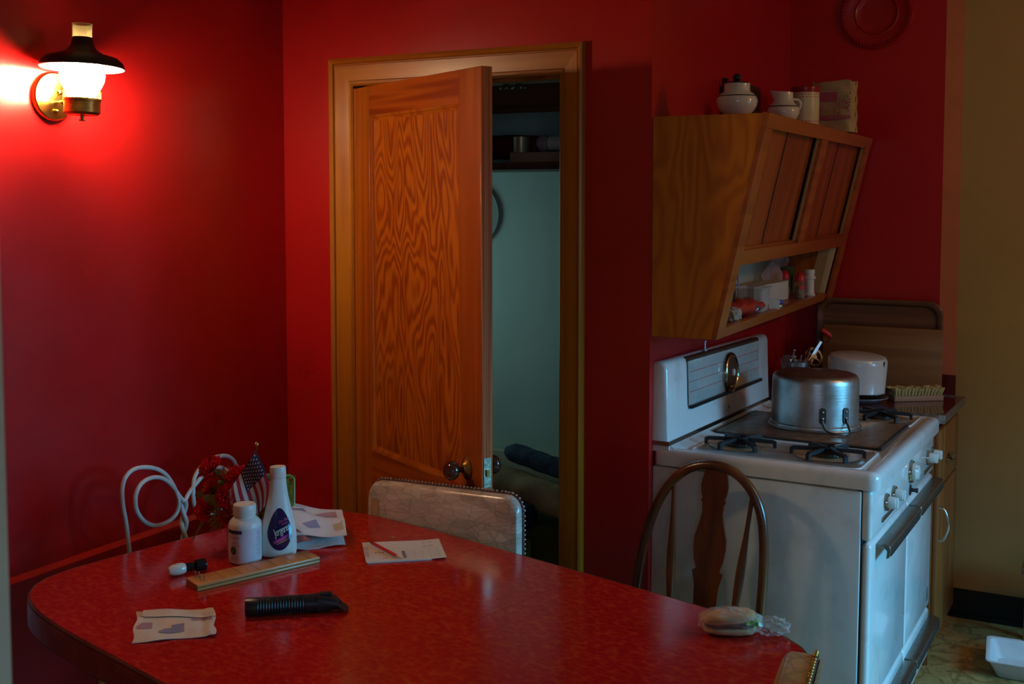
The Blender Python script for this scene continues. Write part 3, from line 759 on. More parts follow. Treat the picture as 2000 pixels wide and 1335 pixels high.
for k, (px, py, wh) in enumerate(((-.146, .020, 'farthest of the four'), (-.141, .012, 'second from the far side'), (-.146, -.008, 'second from the near side'), (-.140, -.016, 'nearest of the four'))):
    tag(obj('cribbage_peg', MB().lathe([(0, .010), (.0013, .010), (.0014, .026), (.0024, .028), (.0024, .031), (0, .032)], 10, T(px, py, 0)), STEEL, M=TBL @ T(-.4665, -.028, 0) @ RZ(81.0)), 'small metal peg in the left end of the cribbage board, ' + wh, 'peg', 'pegs in the cribbage board')

# shaving-brush shaped thing: white knob, black barrel
sb = thing('stubby_brush', 'short black-handled brush with rounded white end left of the cribbage board', 'brush', TBL @ T(-.592, -.150, .0155) @ RZ(77) @ RY(90))
obj('white_end', MB().lathe([(0, -.040), (.009, -.037), (.0135, -.028), (.0150, -.015), (.0140, -.002), (.011, .004), (0, .005)], 28), CER, sb)
obj('handle', MB().lathe([(0, .003), (.0105, .004), (.0105, .022), (.0085, .024), (.0085, .028), (.0145, .030), (.0150, .034), (.0150, .052), (.0145, .055), (0, .056)], 12), BLKG, sb)
obj('collar', MB().lathe([(.0108, .010), (.0116, .011), (.0108, .012)], 24).lathe([(.0108, .017), (.0116, .018), (.0108, .019)], 24), BLK, sb)

# napkin lying flat
def quad(p00, p10, p11, p01, u, v):
    a = Vector(p00).lerp(Vector(p10), u); b = Vector(p01).lerp(Vector(p11), u); return a.lerp(b, v)
NQ = ((-.291, -.461), (-.194, -.323), (-.315, -.246), (-.441, -.362))
def nz(u, v): return .0022 + .0025 * math.sin(u * 5 + v * 3) ** 2 + .004 * max(0, v - .8) * 3 + .0025 * (u > .9)
npk = thing('paper_napkin', 'folded printed paper napkin lying flat near the table edge', 'napkin', TBL)
def nq(u, v, o=0):
    p = quad(*[(*q, 0) for q in NQ], u, v); p += Vector((.003 * math.sin(u * 9), .003 * math.sin(v * 11), 0)) * (1 if u in (0, 1) or v in (0, 1) else 0); p.z = nz(u, v) + o; return p
obj('sheet', MB().grid(lambda u, v: nq(u, v), 24, 18, thick=.0012), PAPN, npk)
obj('folded_flap', MB().grid(lambda u, v: nq(.08 + .92 * u, .80 + .20 * v + (.10 * u * (1 - v)) * -1, .0028 + .003 * math.sin(v * 3)), 14, 4, thick=.0008), PAPN, npk)
def patch(parent, fn, poly, m, name='print_patch'):
    # flat printed shape: polygon in (u,v), fan about its centroid
    cu = sum(p[0] for p in poly) / len(poly); cv = sum(p[1] for p in poly) / len(poly); n = len(poly)
    vs = [fn(cu, cv)]; fs = []
    for k in (1, 2, 3):
        vs += [fn(cu + (p[0] - cu) * k / 3, cv + (p[1] - cv) * k / 3) for p in poly]
    for i in range(n):
        j = (i + 1) % n; fs.append((0, 1 + i, 1 + j))
        for k in (0, 1): fs.append((1 + k * n + i, 1 + k * n + j, 1 + (k + 1) * n + j, 1 + (k + 1) * n + i))
    return obj(name, MB().add(vs, fs), m, parent, fix=False)
pn = lambda u, v: nq(u, v, .0012)
patch(npk, pn, [(.30, .25), (.38, .38), (.46, .38), (.46, .48), (.62, .50), (.62, .22), (.42, .20)], PRB)
patch(npk, pn, [(.02, .45), (.10, .60), (.22, .60), (.22, .38), (.04, .38)], PRR)
patch(npk, pn, [(.70, .66), (.78, .74), (.86, .68), (.97, .74), (.97, .60), (.84, .64), (.74, .60)], PRR)

# black ribbed hand nozzle
nzl = thing('nozzle_attachment', 'black ribbed plastic vacuum nozzle lying on the bare red tabletop', 'nozzle', TBL @ T(-.183, -.135, .0) @ RZ(52.5))
pr = [(0, -.098), (.0195, -.098), (.0205, -.096), (.0205, -.072)]
for k in range(17): pr += [(.0205, -.070 + k * .0062), (.0192, -.0685 + k * .0062), (.0192, -.0665 + k * .0062), (.0205, -.0655 + k * .0062)]
obj('grip', MB().lathe(pr + [(.0205, .040), (.0205, .062), (0, .062)], 36, T(0, 0, .0208) @ RY(90)), BLK, nzl)
def mouth():
    mb = MB(); secs = [(.060, .0205, .0205, .0208, 0), (.074, .020, .0190, .0205, 0), (.090, .0215, .016, .0200, .0), (.104, .0235, .012, .0190, 0), (.118, .025, .004, .008, 0)]
    vs = []; n = 20
    for x, ry, rz, zc, _ in secs:
        for k in range(n):
            a = 2 * math.pi * k / n; e = .6
            vs.append((x - (.012 * math.sin(a) if x > .11 else 0), ry * math.copysign(abs(math.cos(a)) ** e, math.cos(a)), zc + rz * math.copysign(abs(math.sin(a)) ** e, math.sin(a))))
    fs = [(i * n + k, i * n + (k + 1) % n, (i + 1) * n + (k + 1) % n, (i + 1) * n + k) for i in range(len(secs) - 1) for k in range(n)]
    fs += [tuple(range(n)), tuple(range((len(secs) - 1) * n, len(secs) * n))]
    return mb.add(vs, fs)
obj('mouth', mouth(), BLK, nzl); obj('button', MB().rbox((.066, -.007, .038), (.094, .007, .044), .002, 2), BLK, nzl)

# notepad and pencil
PQ = ((-.312, .202), (-.185, .364), (-.310, .460), (-.446, .303))
def pq(u, v, o=0):
    p = quad(*[(*q, 0) for q in PQ], u, v); p.z = o + .0035 + .010 * max(0, u - .75) ** 1.5 * 2; return p
pad = thing('score_pad', 'white printed score pad on the table under the red pencil', 'notepad', TBL)
obj('sheet', MB().grid(lambda u, v: pq(u, v), 16, 6, thick=.0007), PAPER, pad)
obj('backing', MB().grid(lambda u, v: quad(*[(*q, 0) for q in PQ], .015 + .80 * u, v * .97 + .01) + Vector((0, 0, .0026)), 4, 3, thick=.0022), PAPER, pad)
pp = lambda u, v: pq(u, v, .0012)
tx = MB()
def padtext(s, size, cu, cv, rot, su=.206, sv=.165):
    vs, fs = text_mesh(s, size); out = []
    for x, y, _ in vs:
        xx = x * math.cos(R(rot)) - y * math.sin(R(rot)); yy = x * math.sin(R(rot)) + y * math.cos(R(rot)); out.append(pp(cu + xx / su, cv + yy / sv))
    tx.add(out, fs)
for s_, z_, cu, cv, ro_ in (('E - Z', .013, .83, .86, 0), ('(B-H)', .013, .82, .66, 0), ('- - - - -', .014, .45, .62, 0), ('M4 -', .020, .22, .42, 0), ('Ma . 5 -', .012, .30, .14, 0)): padtext(s_, z_, cu, cv, ro_)
stuff(obj('lettering', tx, PRG, pad, fix=False))
tx = MB(); padtext('BANK OUT', .017, .035, .5, 90); obj('lettering', tx, PRR, pad, fix=False)
patch(pad, pp, [(.47, .10), (.51, .10), (.51, .47), (.47, .47)], PRG)
gl = MB()
for u in (.095, .52, .62, .72, .82, .93): gl.add([pp(u, .08), pp(u + .004, .08), pp(u + .004, .52), pp(u, .52)], [(0, 1, 2, 3)])
for v in (.08, .2, .3, .4, .52): gl.add([pp(.52, v), pp(.93, v), pp(.93, v + .008), pp(.52, v + .008)], [(0, 1, 2, 3)])
obj('ruled_lines', gl, mat('faint_rule', (.42, .37, .32), .8), pad, fix=False)
pc = thing('red_pencil', 'short red pencil lying across the white score pad', 'pencil', TBL)
pa, pb_ = Vector((-.415, .308, .0105)), Vector((-.255, .274, .0085)); dv = pb_ - pa
q = Vector((0, 0, 1)).rotation_difference(dv.normalized()).to_matrix().to_4x4(); PM = T(*pa) @ q; Lp = dv.length
obj('barrel', MB().lathe([(0, .010), (.0042, .010), (.0042, Lp - .026), (0, Lp - .026)], 6, PM), REDP, pc)
obj('point', MB().lathe([(.0041, Lp - .026), (.0010, Lp - .004), (0, Lp - .004)], 12, PM), mat('bare_pencil_wood', (.62, .44, .24), .7), pc)
obj('lead', MB().lathe([(.0011, Lp - .005), (.0003, Lp), (0, Lp)], 8, PM), PRG, pc)
obj('ferrule', MB().lathe([(0, 0), (.0042, 0), (.0044, .003), (.0040, .005), (.0044, .007), (.0042, .010)], 16, PM), BRASS, pc)

# crumpled printed napkins / wrapping behind the bottles
nw = thing('crumpled_napkins', 'crumpled printed napkins with pink tissue behind the lotion bottle', 'napkins', TBL)
def nws(z0_, pts, bulge, ph):
    def fn(u, v):
        p = quad(*pts, u, v); p.z += bulge * math.sin(math.pi * v) * (1 - .3 * u) + .004 * math.sin(u * 7 + ph) + .003 * math.sin(v * 13 + u * 3 + ph); return p
    return fn
f1 = nws(0, ((-.56, .14, .032), (-.462, .265, .026), (-.60, .36, .050), (-.70, .20, .085)), .016, 0)
f2 = nws(0, ((-.545, .13, .004), (-.465, .262, .006), (-.60, .34, .020), (-.68, .17, .030)), .012, 2)
obj('sheet', MB().grid(f1, 20, 14, thick=.0015), mat('bluish_napkin', (.60, .56, .54), .9, bs=90, bstr=.5), nw)
obj('sheet', MB().grid(f2, 20, 14, thick=.0015), MATS['bluish_napkin'], nw)
f3 = nws(0, ((-.585, .10, .020), (-.51, .185, .022), (-.66, .13, .060), (-.74, .05, .062)), .020, 1)
obj('tissue', MB().grid(f3, 16, 12, thick=.0015), PINKP, nw)
fo = lambda u, v: f1(u, v) + Vector((0, -.0004, .0020))
patch(nw, fo, [(.55, .62), (.78, .80), (.90, .80), (.90, .55), (.70, .55)], PRR)
patch(nw, fo, [(.30, .28), (.55, .42), (.60, .25), (.40, .18)], PRB)
patch(nw, fo, [(.80, .30), (.97, .38), (.97, .18), (.84, .16)], PRT)
patch(nw, fo, [(.15, .70), (.42, .85), (.45, .70), (.25, .60)], PRB)
tag(obj('crumb', MB().sphere((0, 0, .0015), .004, 8, 5, sc=(1.8, .7, .5)), BREAD, M=on_table(-.424, .395)), 'tiny golden crumb on the red table above the score pad', 'crumb')

# green slotted thing behind the bottles (napkin holder)
gh = thing('green_napkin_holder', 'green slotted plastic holder standing behind the lotion bottle', 'napkin holder', TBL @ T(-.700, .215, 0) @ RZ(44) @ Matrix.Diagonal((.95, 1, 1.22, 1)))
def slotpanel(y):
    mb = MB()
    for x in (-.048, -.026, -.0, .022, .041): mb.box((x, y, .005), (x + .007, y + .003, .128))
    for z_ in (.005, .045, .085, .120): mb.box((-.048, y, z_), (.048, y + .003, z_ + .008))
    return mb
obj('side_panel', slotpanel(-.020), GREENP, gh, M=RX(6)); obj('side_panel', slotpanel(.020), GREENP, gh, M=RX(-3))
obj('base', MB().box((-.048, -.022, 0), (.048, .024, .006)), GREENP, gh)
obj('corner_post', MB().tube([(-.050, -.02, .004), (-.050, -.006, .128), (-.04, -.005, .135), (.04, -.005, .132), (.050, -.006, .126), (.050, -.02, .004)], .004, 8), GREENP, gh)

# wrapped sandwich
sw = thing('wrapped_sandwich', 'half-eaten sandwich in clear film at the right end of the table', 'sandwich', TBL @ T(.622, .425, 0) @ RZ(38))
def blob(fn, n=28, m=14): return MB().grid(fn, n, m)
def lump(cx, cz, rx, ry, rz, nz_=0, seed=0, e=.7):
    mb = MB(); n, m = 36, 14; vs = []; fs = []; rg = random.Random(seed)
    for j in range(m + 1):
        ph = math.pi * j / m
        for k in range(n):
            th = 2 * math.pi * k / n; s_ = math.sin(ph); c_ = -math.cos(ph)
            x = math.copysign(abs(math.cos(th)) ** e, math.cos(th)) * s_; y = math.copysign(abs(math.sin(th)) ** e, math.sin(th)) * s_; z_ = math.copysign(abs(c_) ** e, c_)
            k_ = 1 + nz_ * (math.sin(th * 7 + j * 1.3 + seed) * .5 + math.sin(th * 3 - j * 2.1 + seed * 2) * .5 + rg.uniform(-.4, .4))
            vs.append((cx + x * rx * k_, y * ry * k_, max(.0005, cz + z_ * rz * k_)))
    for j in range(m):
        for k in range(n): fs.append((j * n + k, j * n + (k + 1) % n, (j + 1) * n + (k + 1) % n, (j + 1) * n + k))
    return mb.add(vs, fs)
obj('bread', lump(-.008, .038, .058, .032, .013, .03, 3), BREAD, sw, M=RY(-6)); obj('bread', lump(-.010, .012, .056, .032, .010, .03, 5), BREAD, sw)
obj('filling', lump(-.01, .025, .052, .030, .007, .12, 8), MEAT, sw); obj('lettuce', lump(.034, .030, .020, .026, .010, .22, 11), LETT, sw)
obj('film', lump(-.006, .027, .068, .042, .0265, .07, 21, .8), FILM, sw, ang=20); obj('film_end', lump(.080, .018, .038, .030, .017, .16, 23, .9), FILM, sw, ang=15)

# ------------------------------------------------------------------ chairs
# cracked-ice vinyl chair at the far side of the table; local x right along the back, -y towards the table
vc = thing('vinyl_dining_chair', 'pearly cracked-ice vinyl chair with nailhead edge behind the table', 'chair', T(-1.640, 2.630, 0) @ RZ(-6))
def shell(w2, zb, zt, y0, y1, r, puff, lean):
    # upholstered pad: rounded outline, crowned front (y0 side)
    mb = MB(); o = rrect(-w2, zb, w2, zt, r, 8); n = len(o); cx, cz = 0, (zb + zt) / 2
    rings = [(1, y1), (1, y0 + .012), (.985, y0 + .004), (.95, y0), (.6, y0 - puff), (.25, y0 - puff * 1.2)]
    vs = []
    for k, y in rings:
        for a, b in o:
            hw = w2 * (1 - k); x = a - math.copysign(min(abs(a), hw), a) if k > .9 else a * k; zz = b - math.copysign(min(abs(b - cz), hw), b - cz) if k > .9 else cz + (b - cz) * k
            vs.append((x, y + (zz - zb) * lean, zz))
    fs = [(i * n + k, i * n + (k + 1) % n, (i + 1) * n + (k + 1) % n, (i + 1) * n + k) for i in range(len(rings) - 1) for k in range(n)]
    fs += [tuple(range(n)), tuple(range((len(rings) - 1) * n, len(rings) * n))]; return mb.add(vs, fs)
def vinyl_chair(root, m, W2, zt, nail, bm, roll=0, lean=.16, yf=0):
    zb = .50; RM = T(0, 0, .7) @ RY(-roll) @ T(0, 0, -.7)
    obj('backrest', shell(W2, zb, zt, yf, .030, .045, .006, lean), m, root, M=RM)
    obj('back_panel', shell(W2 - .003, zb, zt - .003, .033, .040, .045, -.001, lean), bm, root, M=RM)
    wt_ = [Vector((a, .0315 + (b - zb) * lean, b)) for a, b in rrect(-W2 + .001, zb, W2 - .001, zt - .001, .045, 8)]
    obj('welt', MB().tube(wt_, .0052, 8, True), mat('dark_welt', (.07, .02, .02), .5), root, M=RM)
    nm = MB(); o = rrect(-W2, zb, W2, zt, .045, 8); P = [Vector((a, 0, b)) for a, b in o] + [Vector((o[0][0], 0, o[0][1]))]
    L = 0; step = .0125; nxt = 0
    for a, b in zip(P, P[1:]):
        d = (b - a).length
        while nxt <= L + d:
            p = a.lerp(b, (nxt - L) / d) if d > 0 else a; c = Vector((0, 0, (zb + zt) / 2)); nrm = Vector((p.x / W2, 0, (p.z - c.z) / (zt - c.z))); nrm = Vector((round(nrm.x * .7), 0, round(nrm.z * .7))) if max(abs(nrm.x), abs(nrm.z)) > .99 and min(abs(nrm.x), abs(nrm.z)) < .8 else nrm.normalized()
            nm.sphere((p.x + nrm.x * .005, .0315 + (p.z - zb) * lean, p.z + nrm.z * .005), .0040, 8, 5); nxt += step
        L += d
    stuff(obj('nailheads', nm, nail, root, M=RM))
    obj('seat', MB().rbox((-.22, -.43, .41), (.22, -.005, .47), .025, 4), m, root)
    for sx in (-1, 1):
        obj('leg', MB().tube(spline([(sx * .20, .02, .50), (sx * .205, .0, .40), (sx * .21, .05, .01)], 6), .0125, 12), CHROME, root)
        obj('leg', MB().tube(spline([(sx * .19, -.38, .41), (sx * .195, -.41, .20), (sx * .20, -.42, .01)], 6), .0125, 12), CHROME, root)
vinyl_chair(vc, VIN, .268, .858, STEEL, mat('maroon_back_vinyl', (.10, .015, .025), .4), 3.0, .08)
obj('tape_strip', MB().grid(lambda u, v: (-.250 + .032 * u, .0 - .0034 + (.715 + .09 * v - .50) * .08, .715 + .092 * v + .002 * math.sin(u * 5)), 6, 6, thick=.0008), TAPE, vc, M=T(0, 0, .7) @ RY(-2.6) @ T(0, 0, -.7))
# tan vinyl chair at the near right end, only its top corner in view
fc = thing('vinyl_dining_chair', 'tan vinyl chair with brass nailheads at the right end of the table', 'chair', T(-.522, 1.708, 0) @ RZ(-83))
vinyl_chair(fc, VINT, .235, .890, BRASS, VINT, 0, .25, -.022)

# Windsor chair against the stove
WM = T(-.75, 3.0, 0) @ RZ(-6)
wc = thing('windsor_chair', 'dark wooden hoop-back chair with carved splat in front of the stove', 'chair', WM)
arch = [(-.443, .455), (-.438, .53), (-.426, .618), (-.409, .697), (-.379, .786), (-.338, .856), (-.282, .906), (-.219, .926), (-.157, .920), (-.111, .893), (-.076, .848), (-.057, .793), (-.049, .716), (-.049, .629), (-.054, .53), (-.058, .455)]
LEAN = .05
def wl(x, z_, dy=0): return (x, (z_ - .92) * LEAN + dy - .0, z_)
obj('bow', MB().tube(spline([wl(a, b) for a, b in arch], 6), .0135, 14), WINDW, wc)
for (x1, z1_, x0, z0_) in ((-.325, .872, -.329, .465), (-.086, .868, -.137, .465)):
    pts = []; rs = []
    for k in range(13):
        t = k / 12; pts.append(wl(x0 + (x1 - x0) * t, z0_ + (z1_ - z0_) * t)); rs.append(.0078 + .0060 * math.sin(math.pi * min(1, t * 1.25)) ** 2 * (t < .8) - .0015 * t)
    obj('spindle', MB().tube(pts, rs, 12), WINDW, wc)
half = [(.455, .031), (.528, .035), (.580, .037), (.613, .045), (.621, .047), (.628, .036), (.655, .044), (.690, .049), (.720, .048), (.755, .038), (.790, .031), (.818, .033), (.826, .038), (.831, .033), (.845, .038), (.870, .041), (.890, .037), (.916, .031)]
cxs = lambda z_: -.2185 + (z_ - .53) * .058
pol = [(cxs(z_) + w_, z_) for z_, w_ in half] + [(cxs(z_) - w_, z_) for z_, w_ in reversed(half)]
sp_ = MB(); nh = len(half)
for off in (-.004, .004):
    sp_.add([wl(cxs(z_) - w_, z_, off) for z_, w_ in half] + [wl(cxs(z_) + w_, z_, off) for z_, w_ in half], [(i, i + 1, i + 1 + nh, i + nh) for i in range(nh - 1)])
b0 = 0; b1 = 2 * nh
sp_.f += [(i, i + 1, b1 + i + 1, b1 + i) for i in range(nh - 1)] + [(nh + i, nh + i + 1, b1 + nh + i + 1, b1 + nh + i) for i in range(nh - 1)]
sp_.f += [(0, nh, b1 + nh, b1), (nh - 1, 2 * nh - 1, b1 + 2 * nh - 1, b1 + nh - 1)]; sp_.mi = [0] * len(sp_.f)
obj('splat', sp_, WINDW, wc, ang=30)
seat = [(-.25 + .225 * math.cos(R(a)) * (1.0 if math.sin(R(a)) < 0 else .95), -.235 + .215 * math.sin(R(a))) for a in range(0, 360, 10)]
obj('seat', MB().prism(seat, .035, lambda a, b, c: (a, b, .425 + c)), WINDW, wc, bev=.008)
for sx, sy in ((-1, -1), (1, -1), (-1, 1), (1, 1)):
    a = Vector((-.25 + sx * .13, -.235 + sy * .12, .43)); b = Vector((-.25 + sx * .19, -.235 + sy * .18, 0))
    obj('leg', MB().tube([a.lerp(b, k / 8) for k in range(9)], [.011, .013, .017, .019, .018, .014, .017, .014, .011], 12), WINDW, wc)
obj('stretcher', MB().tube([(-.41, -.235, .19), (-.25, -.235, .19), (-.09, -.235, .19)], [.008, .012, .008], 10), WINDW, wc)

# white wire ice-cream chair by the left wall. local frame: x along the back (world y), y outwards (world -x)
yc = 2.424
wr = thing('wire_cafe_chair', 'white curled-wire cafe chair between the table and left wall', 'chair', T(-2.385, yc, 0))
def side(sg):
    o = [(2.222, .455), (2.219, .60), (2.212, .70), (2.203, .775), (2.193, .829), (2.192, .873), (2.205, .906), (2.240, .922), (2.294, .914), (2.343, .890), (2.378, .850), (2.394, .800), (2.388, .765), (2.365, .748), (2.329, .742), (2.290, .749), (2.255, .773), (2.232, .810), (2.231, .849), (2.250, .876), (2.286, .886), (2.330, .876), (2.368, .846), (2.402, .808), (2.421, .785)]
    pts = []
    for k, (y, z_) in enumerate(o):
        off = .0; 
        if 11 <= k <= 22: off = .010
        dy = sg * (y - yc); pts.append(((off if k < 23 else .003), dy, z_ - .24 * max(0, dy - .02)))
    return spline(pts, 5)
for sg in (1, -1):
    obj('wire_scroll', MB().tube(side(sg), .0062, 12), WIRE, wr)
for ph in (0, math.pi):
    pts = [(.0065 * math.cos(ph + t * .42), .0065 * math.sin(ph + t * .42), .788 - t * .0075) for t in range(0, 46)]
    obj('twisted_wire', MB().tube(pts, .0068, 10), WIRE, wr)
obj('seat_ring', MB().tube([(.17 + .17 * math.cos(R(a)), .17 * math.sin(R(a)), .455) for a in range(0, 360, 10)], .008, 10, True).tube([(0, -.205, .455), (.02, 0, .455), (0, .205, .455)], .0065, 8), WIRE, wr)
obj('seat', MB().lathe([(0, .458), (.160, .458), (.165, .466), (.155, .476), (0, .480)], 36, T(.17, 0, 0)), mat('seat_vinyl_red', (.25, .01, .02), .4), wr)
for a in (45, 135, 225, 315):
    ca, sa = math.cos(R(a)), math.sin(R(a))
    obj('leg', MB().tube([(.17 + .14 * ca, .14 * sa, .455), (.17 + .14 * ca * .9, .14 * sa * .9, .25), (.17 + .19 * ca * .8, .19 * sa, .006)], .0062, 10), WIRE, wr)

# ------------------------------------------------------------------ the stove. local x = depth (front +x), y = width, z up
SW, SD = 1.05, .62
sv = thing('gas_range', 'wide white enamel gas range with clock panel and chrome handles', 'stove', STOVE)
obj('body', MB().rbox((.0, .006, .05), (.600, SW - .006, .882), .006, 2), ENAM, sv)
obj('side_panel', MB().rbox((.0, -.001, .04), (.612, .010, .880), .004, 2), ENAM, sv)
obj('front_recess', MB().box((.598, .004, .06), (.615, SW - .004, .880)), mat('dark_gap', (.01, .01, .012), .5), sv)
def cooktop():
    # rounded slab lofted from outlines, with a shallow pan and stepped burner trays
    mb = MB(); lv = [(0, .886, .0), (0.004, .886, 0), (.004, .915, 0), (.002, .924, 0), (-.004, .931, 0), (-.012, .9345, 0), (-.030, .9345, 0), (-.038, .930, 0)]
    vs = []; n = None
    for k, z_, _ in lv:
        o = rrect(.0, -.003 - k, .655 + k, SW + .003 + k, .028 + max(k, -.02), 6); o = [(max(-.005, a), b) for a, b in o]; n = len(o); vs += [(a, b, z_) for a, b in o]
    fs = [(i * n + k, i * n + (k + 1) % n, (i + 1) * n + (k + 1) % n, (i + 1) * n + k) for i in range(len(lv) - 1) for k in range(n)]
    fs += [tuple(range(n)), tuple(range((len(lv) - 1) * n, len(lv) * n))]
    return mb.add(vs, fs)
top = obj('cooktop', cooktop(), ENAM, sv, ang=60)
def tray(y0, y1, nm):
    mb = MB(); o = rrect(.100, y0, .600, y1, .03, 5); n = len(o); cx, cy = .35, (y0 + y1) / 2
    rings = [(1.0, .929), (.995, .9335), (.985, .9345), (.975, .933), (.968, .930)]
    vs = [(cx + (a - cx) * k, cy + (b - cy) * (1 - (1 - k) * (.5 / (y1 - y0))), z_) for k, z_ in rings for a, b in o]
    fs = [(i * n + k, i * n + (k + 1) % n, (i + 1) * n + (k + 1) % n, (i + 1) * n + k) for i in range(len(rings) - 1) for k in range(n)] + [tuple(range((len(rings) - 1) * n, len(rings) * n))]
    return obj(nm, mb.add(vs, fs), ENAM, sv, ang=60)
tray(.030, .320, 'burner_tray'); tray(.800, 1.035, 'burner_tray')
def burner(x, y, rot=0):
    M = T(x, y, .931) @ RZ(rot)
    bo = obj('burner_bowl', MB().lathe([(.092, .0), (.094, .0018), (.090, .0022), (.086, .0008), (0, .0004)], 36, M), STAIN, sv, fix=False)
    b = MB().lathe([(0, .001), (.040, .001), (.044, .004), (.044, .012), (.030, .015), (.020, .013), (.018, .017), (0, .018)], 36, M)
    for k in range(28): b.box((.043, -.0016, .004), (.0458, .0016, .011), M @ RZ(360 / 28 * k))
    obj('burner', b, BURN, sv)
    g = MB()
    for k in range(6):
        Mk = M @ RZ(60 * k)
        pr_ = [(.010, .018), (.010, .028), (.030, .026), (.098, .024), (.108, .019), (.108, .001), (.099, .001), (.097, .013), (.040, .015)]
        g.prism(pr_, .011, lambda a, b_, c: (a, c - .0055, b_), M=Mk)
    g.tube([(.022 * math.cos(R(30 * k)), .022 * math.sin(R(30 * k)), .026) for k in range(12)], .0045, 6, True, M)
    obj('grate', g, IRON, sv)
for x, y in ((.210, .185), (.475, .180), (.475, .935), (.210, .935)): burner(x, y, 12)
# ribbed griddle in the middle
gm = MB().box((.075, .345, .932), (.592, .785, .936)); gr = MB()
for k in range(27):
    yy = .352 + k * .0163; gr.prism([(yy, .936), (yy + .003, .9415), (yy + .007, .9415), (yy + .010, .936)], .505, lambda a, b_, c: (.081 + c, a, b_))
gm.box((.070, .340, .932), (.080, .790, .941)).box((.588, .340, .932), (.597, .790, .941))
gd = obj('griddle', gm, mat('griddle_groove', (.035, .026, .02), .5), sv)
stuff(obj('ribs', gr, mat('griddle_metal', (.42, .34, .27), .22, .85, var=.3, vs=30), gd))
# backguard
def backguard():
    pr_ = [(-.004, .957), (.050, .957), (.047, 1.0), (.040, 1.172), (.036, 1.186), (.026, 1.193), (.004, 1.194), (-.004, 1.19)]
    mb = MB(); lv = [(.0, .010), (.004, .003), (.012, 0), (SW - .024, 0), (SW - .014, .003), (SW - .010, .010)]; vs = []; n = len(pr_)
    for y, ins in lv: vs += [(x - ins * .6 if x > .02 else x, y - .003, z_ - ins * (1 if z_ > 1.1 else 0)) for x, z_ in pr_]
    fs = [(i * n + k, i * n + (k + 1) % n, (i + 1) * n + (k + 1) % n, (i + 1) * n + k) for i in range(len(lv) - 1) for k in range(n)]
    return mb.add(vs, fs + [tuple(range(n)), tuple(range((len(lv) - 1) * n, len(lv) * n))])
obj('backguard', backguard(), ENAM, sv, ang=50)
obj('trim_strip', MB().box((-.004, -.004, .944), (.0525, SW - .008, .957)), mat('dark_chrome', (.30, .25, .20), .22, 1), sv)
obj('riser', MB().box((-.002, 0, .925), (.050, SW - .010, .945)).prism([(.050, .945), (.050, .93), (.085, .93), (.062, .936)], SW - .03, lambda a, b_, c: (a, .01 + c, b_)), ENAM, sv)
# glass panel, recessed and tilted back, with red lines
GLS = mat('glass_panel_grey', (.42, .46, .43), .08, coat=.6)
PNL = STOVE @ T(.0485, 0, 1.030) @ RY(-2.6)
pn_ = obj('clock_panel', MB().box((.0015, .165, .012), (.0035, .895, .150)), GLS, sv, M=T(.0480, 0, 1.030) @ RY(-2.6))
rl = MB()
for z_ in (.052, .083, .114): rl.box((.0035, .172, z_), (.0041, .892, z_ + .0016))
for z_ in [.018 + .0045 * k for k in range(29)]: pass
obj('red_line', rl, REDL, pn_)
ri = MB()
for k in range(42): ri.box((.0035, .168, .016 + k * .0031), (.0038, .893, .0168 + k * .0031))
stuff(obj('fine_ribs', ri, mat('fine_rib_grey', (.36, .39, .37), .3), pn_))
dg = MB()
for k, y in enumerate((.800, .830, .862)):
    dg.box((.0035, y, .030), (.0042, y + .0035, .034)).box((.0035, y + .001, .040), (.0042, y + .0035, .046 + .006 * (k == 2)))
obj('red_mark', dg, REDL, pn_)
obj('panel_cap', MB().prism([(-.012, .150), (.004, .150), (.0045, .158), (.001, .162), (-.016, .1635)], .73, lambda a, b_, c: (a, .165 + c, b_)), mat('brown_cap_metal', (.13, .075, .05), .3, .7, var=.2), pn_)
obj('panel_sill', MB().box((.002, .170, .002), (.012, .905, .013)), mat('dark_sill_metal', (.035, .025, .022), .3, .5), pn_)
CK = T(.0045, .552, .073) @ RY(90)
cl = obj('clock', MB().lathe([(.0, 0), (.068, 0), (.0685, .008), (.066, .013), (.061, .0155), (.057, .013), (.055, .010), (0, .010)], 56, CK), mat('clock_bezel', (.50, .45, .36), .16, 1), pn_)
obj('clock_face', MB().lathe([(0, .0105), (.0545, .0105), (0, .0112)], 48, CK), mat('brown_clock_face', (.065, .022, .012), .3), cl)
obj('clock_ring', MB().lathe([(.040, .0112), (.0405, .0125), (.042, .0125), (.0425, .0112)], 48, CK), BRASSD, cl)
tk = MB()
for k in range(12): tk.box((.044, -.0007, .0112), (.050, .0007, .0118), CK @ RZ(30 * k))
obj('tick_mark', tk, BRASSD, cl)
obj('clock_pointer', MB().prism([(-.004, -.012), (.010, -.010), (.016, .002), (.006, .012), (-.006, .010)], .006, lambda a, b_, c: (b_, a, .012 + c), M=CK), WHP, cl)
obj('clock_knob', MB().lathe([(0, .011), (.006, .011), (.006, .022), (0, .024)], 14, CK @ T(.044, -.016, 0)), BRASS, cl)
ol = obj('outlet', MB().rbox((.0485, .530, .972), (.0505, .566, 1.0), .002, 2), WHP, sv)
obj('outlet_frame', MB().box((.0495, .533, .975), (.0512, .5345, .997)).box((.0495, .533, .9955), (.0512, .548, .997)).box((.0495, .5465, .975), (.0512, .548, .997)).box((.0495, .533, .975), (.0512, .548, .9765)), BRASSD, ol)
obj('outlet_slot', MB().box((.0500, .552, .979), (.0513, .555, .990)).box((.0500, .558, .979), (.0513, .561, .990)), mat('grey_slot', (.12, .11, .10), .5), ol)
